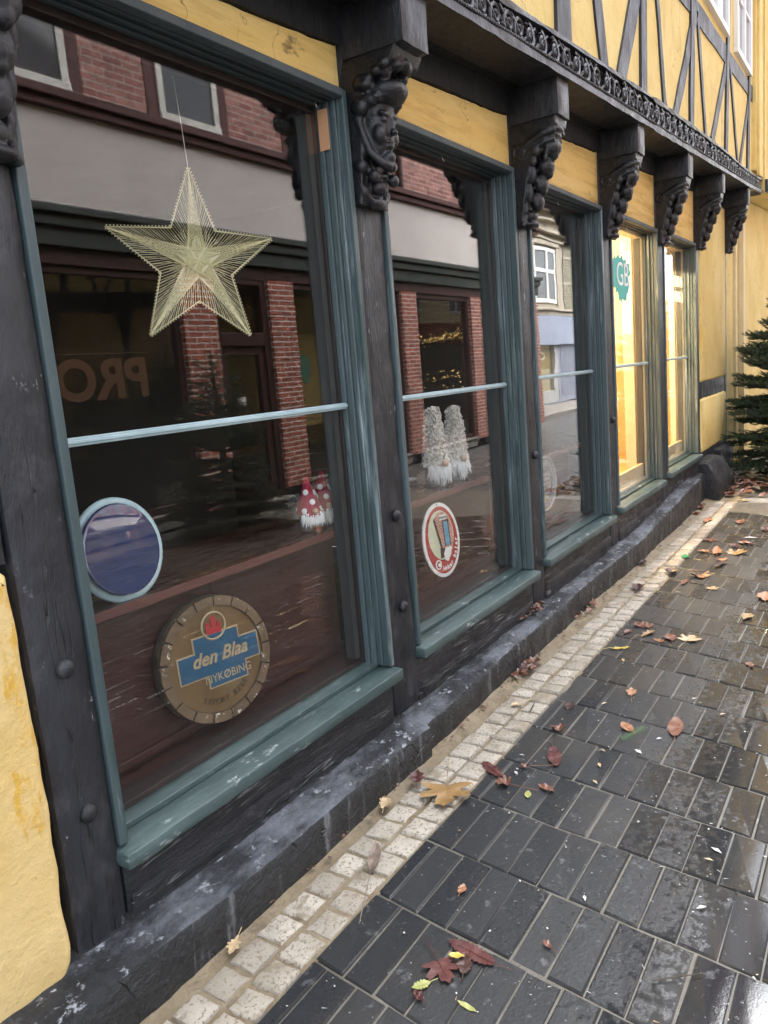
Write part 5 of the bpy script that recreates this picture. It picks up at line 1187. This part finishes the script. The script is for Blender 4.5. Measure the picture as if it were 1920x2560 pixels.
def leaf(name, kind, colr, x, y, size, ang, label, group='fallen leaves on the paving', curl=.25, z=.004, stem=.35, seed=None):
    global LEAFN; LEAFN += 1; rr = random.Random(seed or LEAFN*13)
    P = outline(kind); n = len(P); vs = []; fs = []
    c, s_ = math.cos(R(ang)), math.sin(R(ang)); fold = rr.uniform(.3, 1)*curl; tw_ = rr.uniform(-1, 1)*curl
    def put(u, v):
        h = fold*abs(v)*1.1+tw_*u*v*1.6+curl*u*u*.55+.06*curl*math.sin(u*14+v*9+LEAFN)
        return (x+size*(u*c-v*s_), y+size*(u*s_+v*c), z+size*max(0, h))
    rings = (1, .72, .4, .12)
    cx = sum(p[0] for p in P)/n
    for f in rings:
        for p in P: vs.append(put(cx*(1-f)+p[0]*f, p[1]*f))
    for j in range(3):
        for i in range(n): fs.append((j*n+i, j*n+(i+1) % n, (j+1)*n+(i+1) % n, (j+1)*n+i))
    fs.append([3*n+i for i in range(n)])
    q = MB(); q.add(vs, fs)
    if stem:
        pts = [put(-.5+.05*k, 0) for k in range(3)]; e = put(-.5, 0); pts = [(e[0]-size*stem*c*t+size*.08*t*s_, e[1]-size*stem*s_*t, z+.002) for t in (1, .5)]+[e, put(-.2, 0), put(.3, 0)]
        q.tube([(p[0], p[1], p[2]+.0012) for p in pts], [.0012, .0011, .0012, .0009, .0004], 4)
    o = q.build(name, LM[colr], None, smooth=50)
    return tag(o, label, 'leaf', group)
F = leaf
F('maple_leaf', 'maple', 'gold', 2.0, 1.175, .235, 205, 'large golden maple leaf lying across the pale setts', curl=.28, z=.012)
F('fallen_leaf', 'scrap', 'wine', 2.0, 1.285, .085, 30, 'crumpled purple-brown leaf touching the large golden maple leaf', curl=.5, z=.025)
F('fallen_leaf', 'feather', 'wine', 2.355, .945, .135, 205, 'wine-red feathery leaf lying alone on the dark pavers', curl=.12)
F('fallen_leaf', 'feather', 'wine', 2.19, 1.105, .12, 55, 'wine-red feathery leaf with a pale scrap on it at the edge of the setts', curl=.12)
F('fallen_leaf', 'maple', 'rust', 2.12, 1.02, .075, 90, 'small rust-brown curled maple leaf with long thin stem', curl=.9, stem=.9)
F('fallen_leaf', 'oval', 'rust', 2.15, .896, .062, 70, 'oval rust-brown leaf beside the curled maple leaf', curl=.35, stem=0)
F('fallen_leaf', 'oval', 'lime', 2.095, .935, .044, 20, 'tiny yellow-green leaf on the dark pavers', curl=.1, stem=0)
F('fallen_leaf', 'maple', 'rust', 2.245, 1.008, .04, 120, 'tiny brown leaf with a long stem reaching the setts', curl=.7, stem=2.2)
F('fallen_leaf', 'oak', 'tan', 2.69, 1.22, .075, 150, 'tan lobed leaf on the pale setts below the second window', curl=.5, z=.01)
F('fallen_leaf', 'oval', 'dark', 2.76, 1.035, .075, 10, 'dark purple leaf on a black paver near the setts', curl=.2)
F('fallen_leaf', 'maple', 'rust', 2.55, 1.0, .075, 60, 'brown maple leaf between the wine-red leaf and the dark purple leaf', curl=.6)
F('fallen_leaf', 'oak', 'orange', 2.96, .85, .105, 15, 'orange-brown lobed leaf lying alone in mid-pavement', curl=.4)
F('fallen_leaf', 'feather', 'rust', 2.735, .63, .155, 10, 'long russet feathery leaf in mid-pavement', curl=.12)
F('fallen_leaf', 'oval', 'orange', 2.665, .785, .085, 40, 'orange leaf lying beside the green fir sprig', curl=.2)
F('fallen_leaf', 'oak', 'gold', 3.66, .97, .12, 330, 'golden curled leaf with a dark edge in mid-pavement', curl=.55)
F('fallen_leaf', 'oak', 'rust', 3.66, 1.065, .09, 350, 'brown shrivelled leaf beside the golden curled leaf', curl=.4)
F('fallen_leaf', 'maple', 'rust', 3.78, .99, .10, 80, 'rust star-shaped leaf just past the golden curled leaf', curl=.3)
F('fallen_leaf', 'maple', 'tan', 3.65, .775, .14, 350, 'pale orange maple leaf joined to a rust one in mid-pavement', curl=.2)
F('fallen_leaf', 'scrap', 'rust', 3.655, .86, .10, 20, 'rust crumpled leaf overlapping the pale orange maple leaf', curl=.3)
F('fallen_leaf', 'scrap', 'orange', 3.60, .90, .06, 60, 'small orange-red leaf scrap near the joined maple leaves', curl=.3)
F('fallen_leaf', 'long', 'yellow', 3.44, 1.035, .095, 300, 'slim yellow leaf near the setts', curl=.3)
F('fallen_leaf', 'scrap', 'rust', 3.425, .483, .055, 30, 'small rusty leaf scrap on the wet brown pavers', curl=.5)
F('fallen_leaf', 'oak', 'gold', 4.05, .585, .135, 350, 'golden brown leaf casting a dark shadow on the wet pavers', curl=.6)
F('fallen_leaf', 'oval', 'orange', 4.44, .545, .17, 5, 'bright orange pointed leaf at the right edge of the photo', curl=.35)
F('fallen_leaf', 'maple', 'orange', 4.77, .945, .17, 200, 'orange maple leaf with a yellow upturned edge beyond mid-pavement', curl=.45)
F('fallen_leaf', 'maple', 'gold', 5.36, .85, .19, 330, 'golden maple leaf beside the long orange leaf far along the paving', curl=.45)
F('fallen_leaf', 'long', 'orange', 5.38, .955, .22, 10, 'long orange leaf far along the paving', curl=.4)
F('fallen_leaf', 'maple', 'tan', 4.52, .83, .10, 0, 'faded tan leaf flat on the wet pavers', curl=.1)
F('fallen_leaf', 'maple', 'rust', 5.73, 1.06, .15, 190, 'russet leaf by the far setts', curl=.3)
F('fallen_leaf', 'oak', 'rust', 6.34, .96, .17, 10, 'russet-brown leaf heap in front of the fir tree', curl=.5)
F('fallen_leaf', 'long', 'orange', 6.40, 1.20, .22, 0, 'long orange-brown leaf lying across the far setts', curl=.45)
F('fallen_leaf', 'scrap', 'rust', 6.87, 1.37, .15, 40, 'rust leaf against the end of the plinth', curl=.6)
F('fallen_leaf', 'oval', 'orange', 6.62, 1.35, .11, 100, 'orange leaf standing on edge by the plinth', curl=.9)
F('fallen_leaf', 'scrap', 'dark', 4.79, 1.11, .13, 20, 'dark brown crumpled leaf on the setts before the glowing window', curl=.7, z=.01)
F('fallen_leaf', 'scrap', 'dark', 4.40, 1.21, .12, 20, 'dark shrivelled leaf in the middle of the setts', curl=.6, z=.01)
F('fallen_leaf', 'long', 'dark', 5.04, .875, .16, 345, 'dark narrow leaf with a pale edge on the pavers', curl=.6)
F('fallen_leaf', 'maple', 'orange', 5.17, .885, .10, 30, 'small orange leaf next to the dark narrow leaf', curl=.3)
F('fallen_leaf', 'scrap', 'orange', 5.38, 1.04, .09, 60, 'small orange leaf scrap by the long orange leaf', curl=.4)
F('fallen_leaf', 'oak', 'wine', 5.56, .865, .13, 20, 'wine-brown leaf behind the golden maple leaf', curl=.3)
F('fallen_leaf', 'scrap', 'rust', 5.65, .82, .11, 70, 'rust leaf scrap behind the wine-brown leaf', curl=.4)
F('fallen_leaf', 'scrap', 'dark', 4.97, 1.335, .11, 0, 'dark leaf against the plinth under the fourth window', curl=.5, z=.012)
F('fallen_leaf', 'long', 'rust', 4.62, 1.0, .12, 0, 'narrow rust leaf beside the dark crumpled leaf', curl=.3)
F('fallen_leaf', 'long', 'dark', 6.15, .76, .2, 10, 'dark leaf at the right edge of the photo before the fir tree', curl=.4)
F('fallen_leaf', 'maple', 'rust', 3.775, 1.03, .10, 45, 'thin brown leaf near the setts past the shrivelled leaf', curl=.3)
F('fallen_leaf', 'maple', 'tan', 7.25, 1.05, .12, 30, 'pale leaf on the pale kerb stone', curl=.2, z=.012)
F('fallen_leaf', 'feather', 'wine', 1.405, .79, .13, 80, 'large wine-red wet leaf in the nearest leaf cluster', curl=.1)
F('fallen_leaf', 'maple', 'wine', 1.335, .835, .12, 230, 'wine-red maple leaf at the near end of the nearest leaf cluster', curl=.1, z=.006)
F('fallen_leaf', 'oval', 'yellow', 1.37, .81, .038, 110, 'bright yellow leaf on top of the nearest leaf cluster', curl=.4, stem=0, z=.014)
F('fallen_leaf', 'scrap', 'dark', 1.36, .785, .06, 20, 'dark wet leaf in the nearest leaf cluster', curl=.3, z=.008)
F('fallen_leaf', 'scrap', 'lime', 1.265, .845, .045, 140, 'pale yellow-green leaf tip at the near end of the leaf cluster', curl=.3)
F('fallen_leaf', 'scrap', 'wine', 1.235, .835, .035, 60, 'small purple petal-like leaf nearest the camera', curl=.6)
F('fallen_leaf', 'scrap', 'orange', 1.595, .912, .04, 10, 'small orange-red leaf scrap on the near pavers', curl=.4)
F('fallen_leaf', 'long', 'grey', 1.60, 1.19, .13, 25, 'grey-brown leaf folded over on the pale setts', curl=.3, stem=1.6, z=.01)
F('fallen_leaf', 'scrap', 'tan', 1.84, 1.305, .065, 20, 'tan dry leaf against the plinth by the large maple leaf', curl=.7, z=.014)
F('fallen_leaf', 'oak', 'rust', 1.505, .64, .042, 60, 'small orange-brown leaf on the near pavers', curl=.4)
F('fallen_leaf', 'oak', 'tan', 1.165, 1.31, .085, 205, 'tan oak leaf lying by the foot of the plinth', curl=.3, z=.012)
F('fallen_leaf', 'long', 'lime', 1.26, .73, .05, 80, 'slim pale yellow leaf nearest the bottom of the photo', curl=.2, stem=0)
F('fallen_leaf', 'scrap', 'dark', 3.04, 1.325, .12, 30, 'dark brown wet leaves at the foot of the plinth', curl=.6, z=.012)
q = MB(); q.tube([(1.505, .405, .006), (1.54, .36, .007), (1.575, .315, .006)], [.0016, .0016, .001], 5); tag(q.build('twig', BARK), 'thin straight twig on the wet pavers', 'twig')
q = MB(); q.tube([(2.72, 1.165, .012), (2.64, 1.15, .013)], .0022, 5); tag(q.build('twig', BARK), 'short brown twig on the pale setts', 'twig')
q = MB(); d = Vector((.9, -.35, 0)).normalized(); rr = random.Random(2)
for k in range(60):
    p = Vector((2.56, .775, .006))+d*.13*k/60; sd = Vector((-d.y, d.x, .25))*(1 if k % 2 else -1); e = p+sd*.016+d*.012; s2 = d*.0009
    q.add([p-s2, p+s2, e+s2*.4, e-s2*.4], [(0, 1, 2, 3)])
q.tube([(2.56, .775, .006), (2.69, .727, .006)], .0015, 4); tag(q.build('fir_sprig', M('sprig_green', (.03, .08, .02), (.06, .13, .04), 30, (.5, .6), 0)), 'green fir sprig lying on the pavers in front of the wine-red leaf', 'sprig')
q = MB(); rr = random.Random(4); vs = []
for (u, v) in ((0, 0), (.04, .012), (.06, .04), (.03, .06), (-.01, .045)): vs.append((5.175+u*1.2, 1.09+v*.9, .006+.02*rr.random()))
q.add(vs, [(0, 1, 2, 3, 4)]); tag(q.build('bottle_shard', flat('green_foil', (.02, .22, .08), .3)), 'bright green scrap of foil at the edge of the far setts', 'litter')
# pale specks put in as wet glints, among petals, seeds and straws
q = MB(); rr = random.Random(31); q.cur = 0
for k in range(1000):
    x = rr.uniform(.9, 4.8); y = rr.uniform(-.6, 1.1); a = rr.uniform(0, 6.28); l = rr.choice((.0011, .0013, .0016, .0018, .002, .0024, .0032, .006))*rr.uniform(.7, 1.3); w_ = l*rr.uniform(.5, .9) if l < .0042 else .0008
    c, s_ = math.cos(a), math.sin(a); z = .0042
    q.cur = 1 if rr.random() < .18 else 0
    q.add([(x-l*c+w_*s_, y-l*s_-w_*c, z), (x+l*c+w_*s_*.5, y+l*s_-w_*c*.5, z+.0006), (x+l*c-w_*s_, y+l*s_+w_*c, z), (x-l*c-w_*s_*.6, y-l*s_+w_*c*.6, z+.0006)], [(0, 1, 2, 3)])
for (x, y, l) in ((2.83, .92, .016), (2.62, .66, .012), (2.20, 1.02, .014), (2.32, 1.05, .010), (1.99, .38, .013), (2.04, .37, .018), (2.9, .5, .014), (2.5, .70, .02), (2.46, .81, .012), (3.3, .98, .02), (5.85, .82, .05), (2.25, .77, .014), (1.79, .36, .014), (1.7, .62, .012), (2.36, .79, .016), (4.4, .99, .02), (3.0, .62, .012)):
    a = rr.uniform(0, 6.28); c, s_ = math.cos(a), math.sin(a); w_ = l*.4; q.cur = rr.choice((0, 1))
    q.add([(x-l*c, y-l*s_, .005), (x+w_*s_, y-w_*c, .007), (x+l*c, y+l*s_, .005), (x-w_*s_, y+w_*c, .008)], [(0, 1, 2, 3)])
tag(q.build('debris_and_glints', [LM['white'], LM['tan']]), None, None, kind='stuff')
# drift of leaves under the fir and along the foot of the plinth
q = MB(); rr = random.Random(77)
def bit(x, y, z, l):
    a = rr.uniform(0, 6.28); c, s_ = math.cos(a), math.sin(a); t = rr.uniform(-.6, .6); w_ = l*rr.uniform(.4, .7); q.cur = rr.choice((0, 0, 1, 2, 2, 3))
    def p(u, v, h): return (x+u*c-v*s_, y+u*s_+v*c, z+max(0, h))
    q.add([p(-l, 0, .0), p(-l*.3, w_, l*.4), p(l*.5, w_*.8, l*.3+t*l), p(l, 0, t*l*.6), p(l*.4, -w_, l*.35), p(-l*.4, -w_*.9, l*.3-t*l), p(0, 0, .002)], [(0, 1, 6), (1, 2, 6), (2, 3, 6), (3, 4, 6), (4, 5, 6), (5, 0, 6)])
for k in range(330):
    x = rr.gauss(8.1, .42); y = rr.uniform(.1, 1.36)
    if x > 7.42: bit(x, y, .006+rr.uniform(0, .03), rr.uniform(.03, .07))
for k in range(150):
    x = rr.uniform(.6, 6.9); bit(x, rr.gauss(1.338, .014), .010, rr.uniform(.004, .012))
for (cx, cy, n) in ((3.04, 1.33, 26), (3.9, 1.35, 12), (3.4, 1.44, 30), (6.9, 1.37, 16)):
    for k in range(n): bit(rr.gauss(cx, .07), rr.gauss(cy, .014), .016 if cy < 1.4 else .16, rr.uniform(.012, .035))
tag(q.build('leaf_litter', [LM['rust'], LM['dark'], LM['grey'], LM['rust']], None), None, None, kind='stuff')
